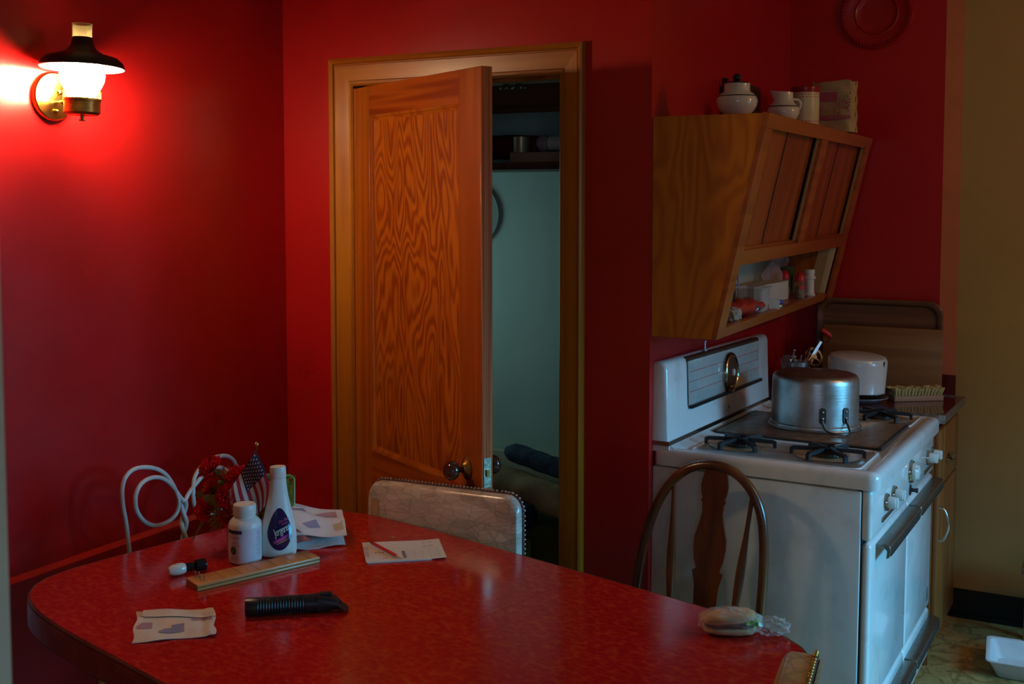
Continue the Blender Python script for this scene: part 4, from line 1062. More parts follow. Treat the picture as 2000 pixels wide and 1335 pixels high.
# control panel, sloping slightly
cpn = obj('control_panel', MB().rbox((.606, .004, .742), (.640, SW - .004, .884), .012, 4), ENAM, sv)
def knob(y, z_, r, dial=False):
    M = T(.640, y, z_) @ RY(90)
    k_ = obj('burner_knob' if not dial else 'oven_dial', MB().lathe([(0, 0), (r, 0), (r, .004), (r * .93, .010), (r * .80, .011), (0, .011)], 40, M), CHROME, sv)
    if dial:
        obj('dial_face', MB().lathe([(0, .010), (r * .78, .010), (r * .78, .020), (r * .60, .028), (0, .032)], 40, M), ENPOT, k_)
        ls = MB()
        for i, tx_ in enumerate(('200', '250', '300', '350', '400', '450', '500', 'BR')):
            v_, f_ = text_mesh(tx_, .0085); a = i * 38 - 120
            ls.add([(x * 1, y_, 0) for x, y_, _ in v_], f_, M @ RZ(a) @ T(0, r * .69, .0247) @ RX(-38) @ T(0, 0, 0.0012) @ RZ(0))
        obj('lettering', ls, PRG, k_, fix=False)
    else:
        obj('knob_grip', MB().lathe([(0, .010), (r * .66, .010), (r * .66, .026), (r * .58, .031), (0, .032)], 32, M @ Matrix.Diagonal((1, 1, 1, 1))), ENPOT, k_)
        obj('grip_bar', MB().rbox((-.0165, -.006, .026), (.0165, .006, .037), .005, 3, M), ENPOT, k_)
for y, z_ in ((.190, .815), (.300, .815), (.905, .815), (1.000, .810)): knob(y, z_, .026)
knob(.585, .828, .037, True)
obj('oven_button', MB().lathe([(0, 0), (.018, 0), (.017, .003), (.006, .004), (.006, .018), (.008, .019), (.008, .024), (0, .025)], 24, T(.640, .590, .768) @ RY(90)), mat('dark_button', (.07, .06, .06), .3, .6), sv)
for y in (.245, .950):
    obj('nameplate', MB().rbox((.6395, y - .105, .766), (.6445, y + .060, .779), .002, 2), CHROMEB, sv)
# doors
def sdoor(y0, y1, za, zb, nm):
    return obj(nm, MB().rbox((.612, y0, za), (.640, y1, zb), .014, 4), ENAM, sv)
def handle(par, y0, y1, z_, nm='handle'):
    pr_ = [(.636, z_ + .022), (.664, z_ + .026), (.678, z_ + .020), (.681, z_ + .006), (.676, z_ - .012), (.668, z_ - .016), (.670, z_ + .006), (.662, z_ + .014), (.636, z_ + .012)]
    h = obj(nm, MB().prism(pr_, y1 - y0, lambda a, b_, c: (a, y0 + c, b_)), CHROMEB, par, bev=.0015)
    g_ = MB()
    for k in range(9):
        t = k / 9; g_.box((.6785, y0 + .01, z_ - .008 + t * .022), (.6812, y1 - .01, z_ - .0068 + t * .022))
    obj('groove_line', g_, mat('handle_groove', (.16, .13, .11), .4, .8), h)
    return h
d1 = sdoor(.006, .560, .262, .736, 'oven_door'); handle(d1, .07, .555, .700)
d2 = sdoor(.566, SW - .006, .262, .736, 'storage_door'); handle(d2, .575, 1.03, .700)
d3 = sdoor(.006, .560, .075, .256, 'broiler_door'); handle(d3, .07, .555, .205)
d4 = sdoor(.566, SW - .006, .075, .256, 'storage_drawer'); handle(d4, .575, 1.03, .205)
obj('emblem', MB().prism([(0, 0), (.010, .006), (.014, .022), (.006, .030), (.010, .044), (0, .052), (-.008, .040), (-.012, .020), (-.006, .008)], .0015, lambda a, b_, c: (.640 + c, .985 + a, .292 + b_)), mat('emblem_grey', (.12, .11, .11), .4), d2)
for x, y in ((.05, .05), (.56, .05), (.05, SW - .05), (.56, SW - .05)):
    obj('foot', MB().lathe([(0, 0), (.016, 0), (.018, .03), (.018, .07), (0, .07)], 14, T(x, y, -.002 + y * .0245 + .0)), BLK, sv)
tag(obj('levelling_bolt', MB().lathe([(0, 0), (.0085, 0), (.0085, .004), (.004, .005), (.004, .028), (.006, .029), (.006, .033), (0, .034)], 12), STEEL, M=STOVE @ T(.032, .35, 1.1945)), 'small steel bolt standing on the range back under the cabinet corner', 'bolt')

# stock pot upside down on the griddle
PM_ = STOVE @ T(.330, .600, .9418)
pt = thing('stock_pot', 'large dented aluminium stock pot turned upside down on the griddle', 'pot', PM_)
obj('pot_body', MB().lathe([(.146, .004), (.147, .001), (.149, 0), (.1505, .002), (.1495, .005), (.1450, .008), (.1445, .014), (.1405, .018), (.1400, .150), (.1385, .163), (.133, .172), (.122, .177), (.06, .1785), (0, .1785)], 72), ALUM, pt)
obj('rim_bead', MB().tube([(.1480 * math.cos(R(5 * k)), .1480 * math.sin(R(5 * k)), .0045) for k in range(72)], .0034, 8, True), mat('pot_rim_metal', (.42, .40, .37), .3, .9), pt)
HA = -46     # bail handle towards the viewer's right
for s_, a in ((-1, HA - 20), (1, HA + 13)):
    Mh = RZ(a) @ T(.1405, 0, .055)
    ea = obj('handle_lug', MB().prism(rrect(-.011, -.026, .011, .026, .010, 4), .003, lambda a_, b_, c: (c, a_, b_), M=Mh), mat('dark_steel_lug', (.10, .085, .075), .4, .8), pt)
    obj('rivet', MB().sphere((.0035, 0, .012), .0045, 10, 6, Mh, sc=(.7, 1, 1)).sphere((.0035, 0, -.008), .0045, 10, 6, Mh, sc=(.7, 1, 1)), STEEL, ea)
def pc_(a, r, z_): return (r * math.cos(R(a)), r * math.sin(R(a)), z_)
obj('bail_handle', MB().tube(spline([pc_(HA - 20, .1455, .045), pc_(HA - 20, .149, .030), pc_(HA - 17, .168, .012), pc_(HA - 10, .186, .006), pc_(HA - 3, .190, .005), pc_(HA + 4, .186, .006), pc_(HA + 10, .168, .013), pc_(HA + 13, .149, .030), pc_(HA + 13, .1455, .046)], 6), .0036, 10), mat('bail_wire', (.16, .13, .11), .35, .9), pt)

# ------------------------------------------------------------------ worktop and base cabinet beyond the stove
wt = thing('worktop', 'dark red laminate worktop with steel edge beyond the white range', 'worktop', STOVE)
CY0, CY1 = 1.066, 1.580
obj('slab', MB().box((.005, CY0, .912), (.668, CY1, .938)), COUNT, wt)
mt = MB().box((.668, CY0 - .002, .908), (.673, CY1, .940)).box((.0, CY0 - .0035, .908), (.673, CY0, .940))
for k in range(5): mt.lathe([(0, 0), (.0042, 0), (.003, .001), (0, .0013)], 10, T(.673, CY0 + .04 + k * .105, .924) @ RY(90))
obj('steel_edge', mt, mat('worn_steel_edge', (.36, .32, .28), .35, .9, var=.3, vs=50), wt, bev=.001)
obj('backsplash', MB().box((.01, CY1 - .020, .938), (.638, CY1 - .002, 1.022)), COUNT, wt)
obj('backsplash', MB().box((.002, CY0 + .01, .938), (.018, CY1 - .022, 1.022)), COUNT, wt)
obj('cove_strip', MB().box((.018, CY1 - .024, .938), (.638, CY1 - .0195, .944)), MATS['worn_steel_edge'], wt)
bc = thing('base_cabinet', 'narrow brown wooden base cabinet with drawer beside the range', 'cabinet', STOVE)
obj('carcass', MB().box((.01, CY0 + .012, .10), (.620, CY1 - .003, .909)), CABW, bc)
obj('face_frame', MB().box((.620, CY0 + .012, .0), (.634, CY0 + .050, .908)).box((.620, CY0 + .05, .880), (.634, CY1 - .004, .908)).box((.620, CY0 + .05, .655), (.634, CY1 - .004, .672)).box((.620, CY1 - .018, .10), (.634, CY1 - .004, .88)).box((.620, CY0 + .05, .10), (.634, CY1 - .004, .118)), CABW, bc)
dr = obj('drawer', MB().rbox((.634, CY0 + .038, .664), (.652, CY1 - .012, .874), .004, 2), CABW, bc)
dd_ = obj('door', MB().rbox((.634, CY0 + .042, .112), (.652, CY1 - .012, .655), .004, 2), CABW, bc)
obj('cup_pull', MB().add(*(lambda n=12: ([(.652 + .022 * math.sin(math.pi * v / 6), CY0 + .255 + .045 * math.cos(math.pi * k / n) , .745 + .020 * math.cos(math.pi * v / 6) * .6 * math.sin(math.pi * k / n) + .006 * (v < 3)) for k in range(n + 1) for v in range(7)], [(k * 7 + v, (k + 1) * 7 + v, (k + 1) * 7 + v + 1, k * 7 + v + 1) for k in range(n) for v in range(6)]))()).tube([(.655, CY0 + .21, .735), (.672, CY0 + .235, .732), (.674, CY0 + .255, .731), (.672, CY0 + .275, .732), (.655, CY0 + .30, .735)], .0035, 8), CHROME, dr)
obj('bow_handle', MB().tube(spline([(.652, CY0 + .075, .590), (.668, CY0 + .075, .585), (.683, CY0 + .075, .545), (.683, CY0 + .075, .515), (.668, CY0 + .075, .475), (.652, CY0 + .075, .470)], 6), .0055, 10), CHROME, dd_)

# brush on the worktop
bx = thing('scrubbing_brush', 'wooden scrubbing brush with yellow bristles upwards on the dark worktop', 'brush', STOVE @ T(.520, 1.375, .9385) @ RZ(42))
obj('block', MB().rbox((-.105, -.027, 0), (.105, .027, .020), .003, 2), BEECH, bx)
br = MB(); rg = random.Random(5)
for i in range(15):
    for j in range(4):
        x = -.095 + i * .0136; y = -.019 + j * .0127
        tx_, ty_ = x * 1.06 + rg.uniform(-.003, .003), y * 1.35 + rg.uniform(-.002, .002); h_ = .050 + rg.uniform(-.003, .003)
        Mt = Matrix.Translation((x, y, .0185)); r0, r1 = .0034, .0080
        vs = []; n = 9
        for t in (0, .5, 1):
            r = r0 + (r1 - r0) * t
            for k in range(n):
                vs.append((x + (tx_ - x) * t + r * math.cos(2 * math.pi * k / n), y + (ty_ - y) * t + r * math.sin(2 * math.pi * k / n), .0185 + (h_ - .0185) * t + (rg.uniform(-.002, .002) if t == 1 else 0)))
        br.add(vs + [(tx_, ty_, h_ - .001)], [(a * n + k, a * n + (k + 1) % n, (a + 1) * n + (k + 1) % n, (a + 1) * n + k) for a in (0, 1) for k in range(n)] + [(2 * n + k, 2 * n + (k + 1) % n, 3 * n) for k in range(n)])
stuff(obj('bristles', br, BRIST, bx))

# boards leaning on the far wall
def lean_board(nm, lab, cat, x0, x1, h, th, ybot, deg, m, kind):
    z0 = .906
    o = thing(nm, lab, cat, T((x0 + x1) / 2, ybot, z0) @ RX(-deg))
    w_ = (x1 - x0) / 2
    if kind == 'plain':
        obj('board', MB().rbox((-w_, 0, 0), (w_, th, h), .004, 2), m, o)
    else:
        out = rrect(-w_, 0, w_, h, .055, 8); n = len(out); mb = MB(); cz = h / 2
        def ring(ins, y):
            return [(a * (1 - ins / w_), y, cz + (b - cz) * (1 - ins / (h / 2))) for a, b in out]
        vs = ring(0, th) + ring(0, .003) + ring(.003, 0) + ring(.016, 0) + ring(.021, .004) + ring(.026, .012)
        fs = [(i * n + k, i * n + (k + 1) % n, (i + 1) * n + (k + 1) % n, (i + 1) * n + k) for i in range(5) for k in range(n)] + [tuple(range(n))]
        obj('tray_rim', mb.add(vs, fs), m, o); 
        obj('tray_panel', MB().add([(a, .0122, b) for a, _, b in ring(.0255, 0)] + [(a, .0150, b) for a, _, b in ring(.0255, 0)], [tuple(range(n)), tuple(range(2 * n - 1, n - 1, -1))] + [(k, (k + 1) % n, n + (k + 1) % n, n + k) for k in range(n)]), m, o)
    return o
lean_board('serving_tray', 'dark walnut tray with rounded raised rim leaning behind the cutting board', 'tray', -1.035, -.545, .368, .022, 4.625, 3, WALN, 'tray')
lean_board('cutting_board', 'plain pale wooden board leaning in front of the walnut tray', 'cutting board', -.998, -.538, .262, .018, 4.582, 3, BOARDW, 'plain')

# enamel pot upside down, on pans
EPM = STOVE @ T(.333, 1.235, .9385)
pan1 = thing('baking_pan', 'pale grey enamel pan lowest in the stack beside the brush', 'pan', EPM)
obj('pan_body', MB().lathe([(0, .0), (.078, 0), (.100, .014), (.112, .019), (.112, .021), (.098, .017), (.076, .004), (0, .004)], 48), mat('grey_enamel', (.42, .42, .42), .25, coat=.3), pan1)
pan2 = thing('frying_pan', 'black frying pan lying on the grey pan under the white pot', 'pan', EPM @ T(.004, 0, .0195) @ RX(2))
obj('pan_body', MB().lathe([(0, 0.003), (.090, .003), (.112, .016), (.121, .022), (.121, .025), (.110, .020), (.088, .007), (0, .007)], 48), mat('black_pan_metal', (.025, .025, .028), .22, .5), pan2)
wp = thing('enamel_pot', 'white enamel pot turned upside down behind the stock pot, chipped black', 'pot', EPM @ T(-.008, 0, .040) @ RX(3) @ RY(3))
obj('pot_body', MB().lathe([(.104, .0), (.108, .001), (.108, .003), (.1065, .006), (.1095, .110), (.108, .124), (.102, .133), (.090, .1365), (0, .138)], 60, M=RZ(0)), ENPOT, wp)
ch = MB(); rg = random.Random(4)
a0 = -18; ch.add([(.1090 * math.cos(R(a0)) * 1.002, .1090 * math.sin(R(a0)) * 1.002, .121)] + [((.1097) * math.cos(R(a0 + 5.5 * math.cos(k * .7) * (.6 + .5 * (k % 2)))), .1097 * math.sin(R(a0 + 3.6 * math.cos(k * .7) * (.6 + .5 * (k % 2)))), .119 + .013 * math.sin(k * .7) * (.6 + .5 * (k % 2))) for k in range(9)], [(0, 1 + k, 1 + (k + 1) % 9) for k in range(9)])
obj('enamel_chip', ch, BLK, wp, fix=False)
obj('loop_handle', MB().tube(spline([(-.06, .085, .08), (-.09, .125, .085), (-.105, .130, .09), (-.10, .105, .092), (-.085, .065, .085)], 5), .003, 8), STEEL, wp)

# utensils standing in a glass jar
UM = STOVE @ T(.110, 1.190, .9385)
jar = thing('glass_jar', 'clear glass jar with metal rim holding kitchen utensils by the wall', 'jar', UM)
obj('glass', MB().lathe([(0, 0), (.040, 0), (.045, .004), (.047, .06), (.050, .128), (.047, .128), (.044, .06), (.042, .006), (0, .006)], 36), CLEAR, jar)
obj('rim_band', MB().lathe([(.0502, .122), (.0520, .124), (.0520, .140), (.0500, .142), (.0490, .140), (.0490, .122)], 36), STEEL, jar)
obj('wire_prong', MB().tube([(-.035, -.062, .10), (-.045, -.070, .155)], .002, 8).tube([(.03, .040, .10), (.045, .055, .150)], .002, 8), STEEL, jar)
def ut(nm, lab, cat): return thing(nm, lab, cat, UM, 'utensils in the glass jar')
eb = ut('egg_beater', 'rotary egg beater with red wooden handle standing in the jar', 'egg beater')
q = Vector((0, 0, 1)).rotation_difference(Vector((.052, .078, .118)).normalized()).to_matrix().to_4x4(); EM = T(.022, .036, .112) @ q @ RZ(38)
obj('gear_wheel', MB().lathe([(.030, -.0015), (.036, -.0015), (.036, .0015), (.030, .0015), (.030, -.0015)], 40, EM @ T(.012, .010, .062) @ RX(78)).lathe([(0, -.002), (.010, -.002), (.010, .006), (0, .006)], 16, EM @ T(.012, .010, .062) @ RX(78)), STEEL, eb)
gt = MB()
for k in range(36): gt.box((.035, -.0014, -.002), (.0395, .0014, .002), EM @ T(.012, .010, .062) @ RX(78) @ RZ(10 * k))
for k in range(4): gt.box((0, -.003, -.001), (.032, .003, .001), EM @ T(.012, .010, .062) @ RX(78) @ RZ(90 * k))
obj('gear_teeth', gt, STEEL, eb)
obj('shaft', MB().box((-.005, -.001, .0), (.005, .001, .130), EM), STEEL, eb)
obj('yoke', MB().tube([(0, 0, .128), (-.022, 0, .140), (-.024, 0, .168)], .0035, 8, M=EM, flat=.5).tube([(0, 0, .128), (.022, 0, .140), (.024, 0, .168)], .0035, 8, M=EM, flat=.5), mat('dark_yoke_metal', (.12, .07, .06), .4, .8), eb)
obj('red_grip', MB().lathe([(0, -.026), (.007, -.025), (.0105, -.015), (.0115, 0), (.0105, .015), (.007, .025), (0, .026)], 18, EM @ T(0, 0, .169) @ RY(90)), REDP, eb)
for k in range(4):
    A_ = EM @ RZ(90 * k)
    obj('beater_blade', MB().tube(spline([(.002, 0, .0), (.020, 0, -.02), (.023, 0, -.05), (.012, 0, -.078), (0, 0, -.083)], 4), .0016, 6, M=A_, flat=.4), STEEL, eb)
pe = ut('vegetable_peeler', 'bright steel peeler with flat handle standing in the jar', 'peeler')
q2 = Vector((0, 0, 1)).rotation_difference(Vector((.03, .035, .135)).normalized()).to_matrix().to_4x4(); M2 = T(.0, -.005, .02) @ q2
obj('handle', MB().rbox((-.0065, -.003, .0), (.0065, .003, .185), .002, 2, M2), CHROME, pe); obj('blade', MB().rbox((-.010, -.0015, .06), (.010, .0015, .10), .001, 1, M2), STEEL, pe)
can = ut('can_opener', 'steel can opener with butterfly key standing at the left in the jar', 'can opener')
M3 = T(-.020, -.018, .02) @ RX(6) @ RY(5)
obj('handle', MB().tube([(0, 0, 0), (0, 0, .12), (.003, 0, .165)], [.005, .005, .004], 10, M=M3).sphere((.003, 0, .168), .006, M=M3), CHROME, can)
obj('key', MB().rbox((-.012, -.0015, .135), (.012, .0015, .147), .001, 1, M3), STEEL, can)
ph_ = ut('kitchen_tongs', 'flat dark translucent spatula blade standing at the left edge of the jar', 'spatula')
ph_.name = 'spatula'
obj('blade', MB().rbox((-.016, -.001, .05), (.016, .001, .170), .0009, 1, T(-.028, -.030, .0) @ RX(8) @ RZ(40)), mat('dark_spatula', (.10, .035, .03), .3), ph_)
sp2 = ut('table_fork', 'dull steel fork handle leaning beside the peeler in the jar', 'fork')
obj('handle', MB().tube([(.01, -.02, .02), (.012, -.012, .12), (.018, 0, .165)], [.003, .004, .006], 8, flat=.4), STEEL, sp2)

# decorative plate on the far wall
dp = MB().lathe([(0, .006), (.070, .006), (.086, .008), (.092, .014), (.096, .010), (.118, .012), (.134, .022), (.146, .020), (.150, .010), (.148, 0), (0, 0)], 64, T(-.829, YC, 2.418) @ RX(90))
pl_ = thing('wall_plate', 'round relief plate painted red, high on the far red wall', 'plate', T(-.829, YC, 2.418))
obj('plate', MB().lathe([(0, .006), (.060, .006), (.076, .008), (.082, .014), (.086, .010), (.106, .012), (.118, .016), (.138, .016), (.142, .006), (.140, 0), (0, 0)], 64, RX(90)), REDD, pl_)
rp = MB()
for k in range(60):
    a = R(6 * k); b = R(6 * k + 5); rp.tube([(.122 * math.cos(a), -.017, .122 * math.sin(a)), (.134 * math.cos(b), -.020, .134 * math.sin(b))], .0042, 6)
obj('rope_border', rp, REDD, pl_)

# ------------------------------------------------------------------ wall cabinet with sloping front
wc2 = thing('wall_cabinet', 'varnished plywood wall cabinet with slanted front and sliding doors above the stove', 'cabinet', T(XB, 3.10, 0))
tA = math.atan(.2255)
ZT, ZB, XT, XF = 1.918, 1.273, .340, .195       # depths at top and bottom
FM = T(XF, 0, ZB) @ RY(math.degrees(tA))        # slanted face frame: local y along, z up the slope, x out
H = (ZT - ZB) / math.cos(tA)
YF = 1.565
def side_poly(): return [(0, ZB), (XF, ZB), (XT, ZT), (0, ZT)]
obj('side_panel', MB().prism([(.001, ZB), (XF - .012, ZB), (XT - .012, ZT), (.001, ZT)], .019, lambda a, b_, c: (a, c, b_)), PLY, wc2)
obj('side_panel', MB().prism([(.001, ZB), (XF - .012, ZB), (XT - .012, ZT), (.001, ZT)], .019, lambda a, b_, c: (a, YF - .02 + c, b_)), PLY, wc2)
obj('top_panel', MB().box((.001, .019, ZT - .019), (XT - .014, YF - .02, ZT)), PLY, wc2)
obj('back_panel', MB().box((.001, .019, ZB + .03), (.009, 1.30, ZT - .02)), mat('cream_board', (.52, .50, .36), .6, var=.05), wc2)
obj('middle_shelf', MB().box((.009, .019, 1.497), (.215, YF - .02, 1.513)), PLY, wc2)
bs_ = obj('bottom_shelf', MB().box((.001, .019, ZB + .004), (XF - .006, 1.40, ZB + .026)), PLYF, wc2)
obj('red_lining', MB().box((.004, .020, ZB + .026), (XF - .008, 1.398, ZB + .028)), SHELFR, bs_)
F_ = lambda y0, y1, z0_, z1_, x0=-.012, x1=.004: MB().box((x0, y0, z0_), (x1, y1, z1_))
obj('frame_stile', F_(.0, .072, 0, H), PLYF, wc2, M=FM, bev=.0012)
obj('frame_stile', F_(1.500, YF, 0, H), PLYF, wc2, M=FM, bev=.0012)
obj('frame_stile', F_(.722, .800, .262, H - .042), PLYF, wc2, M=FM, bev=.0012)
obj('frame_rail', F_(-.0015, YF + .0015, H - .042, H + .001, -.014, .006), PLYF, wc2, M=FM, bev=.0012)
obj('frame_rail', F_(.072, 1.500, .218, .262), PLYF, wc2, M=FM, bev=.0012)
obj('frame_rail', F_(.072, 1.41, .0, .030), PLYF, wc2, M=FM, bev=.0012)
for y0, y1, dx in ((.068, .330, -.018), (.318, .712, -.026), (.796, 1.075, -.018), (1.062, 1.502, -.026)):
    dr_ = obj('sliding_door', MB().box((dx - .006, y0, .256), (dx, y1, H - .036)), PLYD, wc2, M=FM)
obj('door_track', MB().box((-.034, .072, .262), (-.010, .722, .268)).box((-.034, .80, .262), (-.010, 1.5, .268)), PLYF, wc2, M=FM)
obj('gap_shadow', MB().box((-.0178, .327, .262), (-.0165, .334, H - .042)).box((-.0178, 1.072, .262), (-.0165, 1.079, H - .042)), mat('shadow_gap', (.02, .008, .004), .8), wc2, M=FM)  # dark strips painting the shade where the sliding doors overlap
for y0 in (.706, 1.484): obj('door_stop', MB().box((-.016, y0, .262), (-.010, y0 + .016, H - .042)), mat('pale_stop', (.34, .17, .06), .6), wc2, M=FM)
CT = ZT + .0005
# things on top
sbw = thing('sugar_bowl', 'round white sugar bowl with black stripe on the cabinet corner', 'bowl', T(-.955, 3.205, CT))
bp = [(0, 0), (.030, 0), (.034, .003), (.048, .014), (.0575, .030), (.060, .044), (.0560, .057), (.046, .066), (.0395, .070), (.0375, .074), (.0370, .092), (.0385, .094), (.0365, .0945), (.035, .092), (.034, .08), (0, .078)]
obj('bowl_body', MB().lathe(bp, 56), CER, sbw)
obj('stripe', MB().lathe([(.0572, .0565), (.0566, .0582), (.0545, .0592), (.0538, .0586)], 56), BLK, sbw)
li = obj('lid', MB().lathe([(0, .093), (.034, .093), (.033, .097), (.018, .102), (.006, .104), (0, .104)], 36), BLKG, sbw)
obj('lid_knob', MB().sphere((.0, .0, .112), .0125), BLKG, li)
cr = thing('creamer', 'white creamer jug with black stripe right of the sugar bowl', 'jug', T(-.920, 3.600, CT))
cpf = [(0, 0), (.028, 0), (.032, .003), (.042, .014), (.0500, .030), (.0515, .040), (.048, .054), (.038, .064), (.0325, .070), (.0310, .078), (.0300, .100), (.0285, .100), (.029, .08), (0, .07)]
mb = MB().lathe(cpf, 48)
mb.v = [(x - (.016 * max(0, (z_ - .075) / .025) * max(0, -x / .03) ** 2 if z_ > .075 else 0), y, z_ + (.006 * max(0, (z_ - .085) / .015) * max(0, -x / .03) ** 2 if z_ > .085 else 0)) for x, y, z_ in mb.v]
obj('jug_body', mb, CER, cr, M=RZ(28)); obj('stripe', MB().lathe([(.0490, .0525), (.0482, .0545), (.0462, .0560)], 48), BLK, cr)
obj('handle', MB().tube(spline([(.030, 0, .078), (.048, 0, .076), (.056, 0, .062), (.049, 0, .045)], 6), .0042, 10), CER, cr, M=RZ(28))
ct_ = thing('storage_tin', 'cream tin with red dots and red lid behind the creamer', 'tin', T(-.912, 3.860, CT))
obj('tin_body', MB().lathe([(0, 0), (.0465, 0), (.0470, .002), (.0470, .124), (0, .124)], 48), CRM, ct_)
obj('lid', MB().lathe([(.0480, .119), (.0485, .120), (.0485, .136), (.045, .139), (.040, .137), (0, .137)], 48), mat('red_tin_lid', (.30, .006, .01), .25), ct_)
dt = MB()
for row, zz in enumerate((.112, .103, .012, .021)):
    for k in range(28):
        a = R(360 / 28 * k + (row % 2) * 6); c = Vector((.0472 * math.cos(a), .0472 * math.sin(a), zz)); t_ = Vector((-math.sin(a), math.cos(a), 0))
        dt.add([c + t_ * (.0027 * math.cos(R(60 * q))) + Vector((0, 0, .0027 * math.sin(R(60 * q)))) for q in range(6)], [tuple(range(6))])
stuff(obj('red_dots', dt, REDL, ct_, fix=False))
bg = thing('kraft_bag', 'brown paper bag printed with pink bands standing behind the cream tin', 'bag', T(-.885, 4.200, CT) @ RZ(-3))
def bagp(u, v):
    a = 2 * math.pi * u; e = .45; hx, hy = .078 * (1 - .02 * v), .050 * (1 - .15 * v)
    return (math.copysign(abs(math.cos(a)) ** e, math.cos(a)) * hx + .002 * math.sin(v * 20 + u * 30), math.copysign(abs(math.sin(a)) ** e, math.sin(a)) * hy + .002 * math.sin(v * 14 + u * 40), .185 * v + (.004 * math.sin(u * 25) if v > .95 else 0))
obj('bag_body', MB().grid(bagp, 64, 14).add([(x, y, .183) for x, y, _ in [bagp(k / 32, 1) for k in range(32)]], [tuple(range(32))]), KRAFT, bg)
def bf(x0, x1, z0_, z1_, m, nm='print_band'):
    mb = MB(); n = 14
    mb.grid(lambda u, v: (x0 + (x1 - x0) * u, -.0535 + .15 * .050 * (z0_ + (z1_ - z0_) * v) / .185 + (.012 * (abs(x0 + (x1 - x0) * u) / .078) ** 6), z0_ + (z1_ - z0_) * v), n, 2); return obj(nm, mb, m, bg, fix=False)
PKB = mat('faded_pink_print', (.42, .075, .12), .85)
bf(-.072, .022, .112, .146, PKB); bf(-.072, .070, .046, .060, PKB); bf(-.072, .072, .147, .1485, CREAM)
fg = MB(); rg = random.Random(12)
for k in range(34):
    x = rg.uniform(.012, .068); z_ = rg.uniform(.066, .140); s_ = rg.uniform(.002, .005); a = rg.uniform(0, 3)
    fg.add([(x + s_ * math.cos(a + q * 1.25) * rg.uniform(.5, 1.3), -.0500 + .0055 * z_ / .185 * 1.0 + .012 * (x / .078) ** 6 - .0042, z_ + s_ * math.sin(a + q * 1.25) * rg.uniform(.6, 1.6)) for q in range(5)], [(0, 1, 2, 3, 4)])
obj('print_figure', fg, PKB, bg, fix=False)
v_, f_ = text_mesh('WILD', .017); q = MB().add([(x - .046, -.0515, y + .094) for x, y, _ in v_], f_)
v_, f_ = text_mesh('RICE', .017); q.add([(x - .046, -.0515, y + .080) for x, y, _ in v_], f_)
v_, f_ = text_mesh('HAND PICKED', .0105); q2 = MB().add([(x + .030, -.0530 + .003 * (abs(x + .03) / .078) ** 6, y + .053) for x, y, _ in v_], f_)
obj('lettering', q, PKB, bg, fix=False); obj('lettering', q2, KRAFT, bg, fix=False)
lb_ = thing('louvred_box', 'dark brown louvred box against the wall behind the sugar bowl', 'box', T(XB + .012, 3.738, CT))
obj('case', MB().rbox((0, 0, 0), (.086, .165, .150), .006, 2), DKB, lb_)
lv_ = MB()
for k in range(11): lv_.box((.086, .075, .012 + k * .0115), (.0885, .155, .018 + k * .0115), None)
obj('louvre', lv_, BLK, lb_)
obj('side_tab', MB().rbox((-.002, -.008, .120), (.02, .002, .170), .002, 2), DKB, lb_)

# things on the bottom shelf of the cabinet
ZS = ZB + .0285
sb_ = thing('snack_bag', 'red snack bag with blue and white print at the near end of the shelf', 'bag', T(-1.030, 3.49, ZS) @ RZ(80) @ Matrix.Diagonal((1.1, 1, 1.1, 1)))
def snack(u, v):
    th = 2 * math.pi * v; x = -.105 + .21 * u; f = math.sin(math.pi * min(1, max(0, u * .96 + .02))) ** .35
    return (x, .052 * math.cos(th) * (.75 + .25 * f), .028 + .026 * math.sin(th) * f + .003 * math.sin(u * 20 + th * 3) * f)
obj('bag_body', MB().grid(snack, 24, 24), mat('red_snack_film', (.42, .025, .015), .2, coat=.4, bs=40, bstr=.4), sb_)
def sn(u, v):
    p = Vector(snack(u, v)); c = Vector((p.x, 0, .028)); return p + (p - c).normalized() * .0012
patch(sb_, sn, [(.06, .10), (.10, .30), (.30, .32), (.42, .24), (.36, .10), (.2, .06)], NAVY)
patch(sb_, lambda u, v: sn(u, v) + Vector((0, -.0, .0008)), [(.12, .15), (.14, .26), (.30, .27), (.34, .16), (.2, .12)], PAPER)
patch(sb_, sn, [(.60, .58), (.62, .48), (.72, .47), (.76, .53), (.70, .60)], NAVY)
patch(sb_, lambda u, v: sn(u, v) + Vector((.0, -.0006, .0006)), [(.63, .56), (.65, .51), (.71, .51), (.70, .56)], PAPER)
nb = thing('nut_bag', 'small clear bag of tan nuts in front of the red snack bag', 'bag', T(-1.005, 3.345, ZS))
nt_ = MB(); rg = random.Random(3)
for k in range(70): nt_.sphere((rg.uniform(-.022, .022), rg.uniform(-.03, .03), rg.uniform(.006, .038)), rg.uniform(.004, .006), 7, 5)
stuff(obj('nuts', nt_, mat('tan_nuts', (.42, .24, .09), .5, var=.3, vs=60), nb)); obj('film', lump(0, .022, .030, .040, .022, .06, 31, .8), FILM, nb)
tu = thing('plastic_tub', 'empty frosted plastic tub standing behind the red snack bag', 'tub', T(-1.030, 3.680, ZS) @ RZ(4))
tm = MB(); vs = []; lv = [(.038, .055, 0), (.046, .066, .075), (.050, .070, .076), (.050, .070, .082), (.0465, .0665, .081), (.0445, .0645, .075), (.0365, .0535, .002)]
n = None
for a, b, z_ in lv:
    o = rrect(-a, -b, a, b, .014, 4); n = len(o); vs += [(p[0], p[1], z_) for p in o]
tm.add(vs, [(i * n + k, i * n + (k + 1) % n, (i + 1) * n + (k + 1) % n, (i + 1) * n + k) for i in range(len(lv) - 1) for k in range(n)] + [tuple(range(n)), tuple(range((len(lv) - 1) * n, len(lv) * n))])
obj('tub', tm, TUBP, tu)
wb = thing('white_box', 'long plain white cardboard box lying along the shelf behind the tub', 'box', T(-1.085, 3.955, ZS) @ RZ(-4))
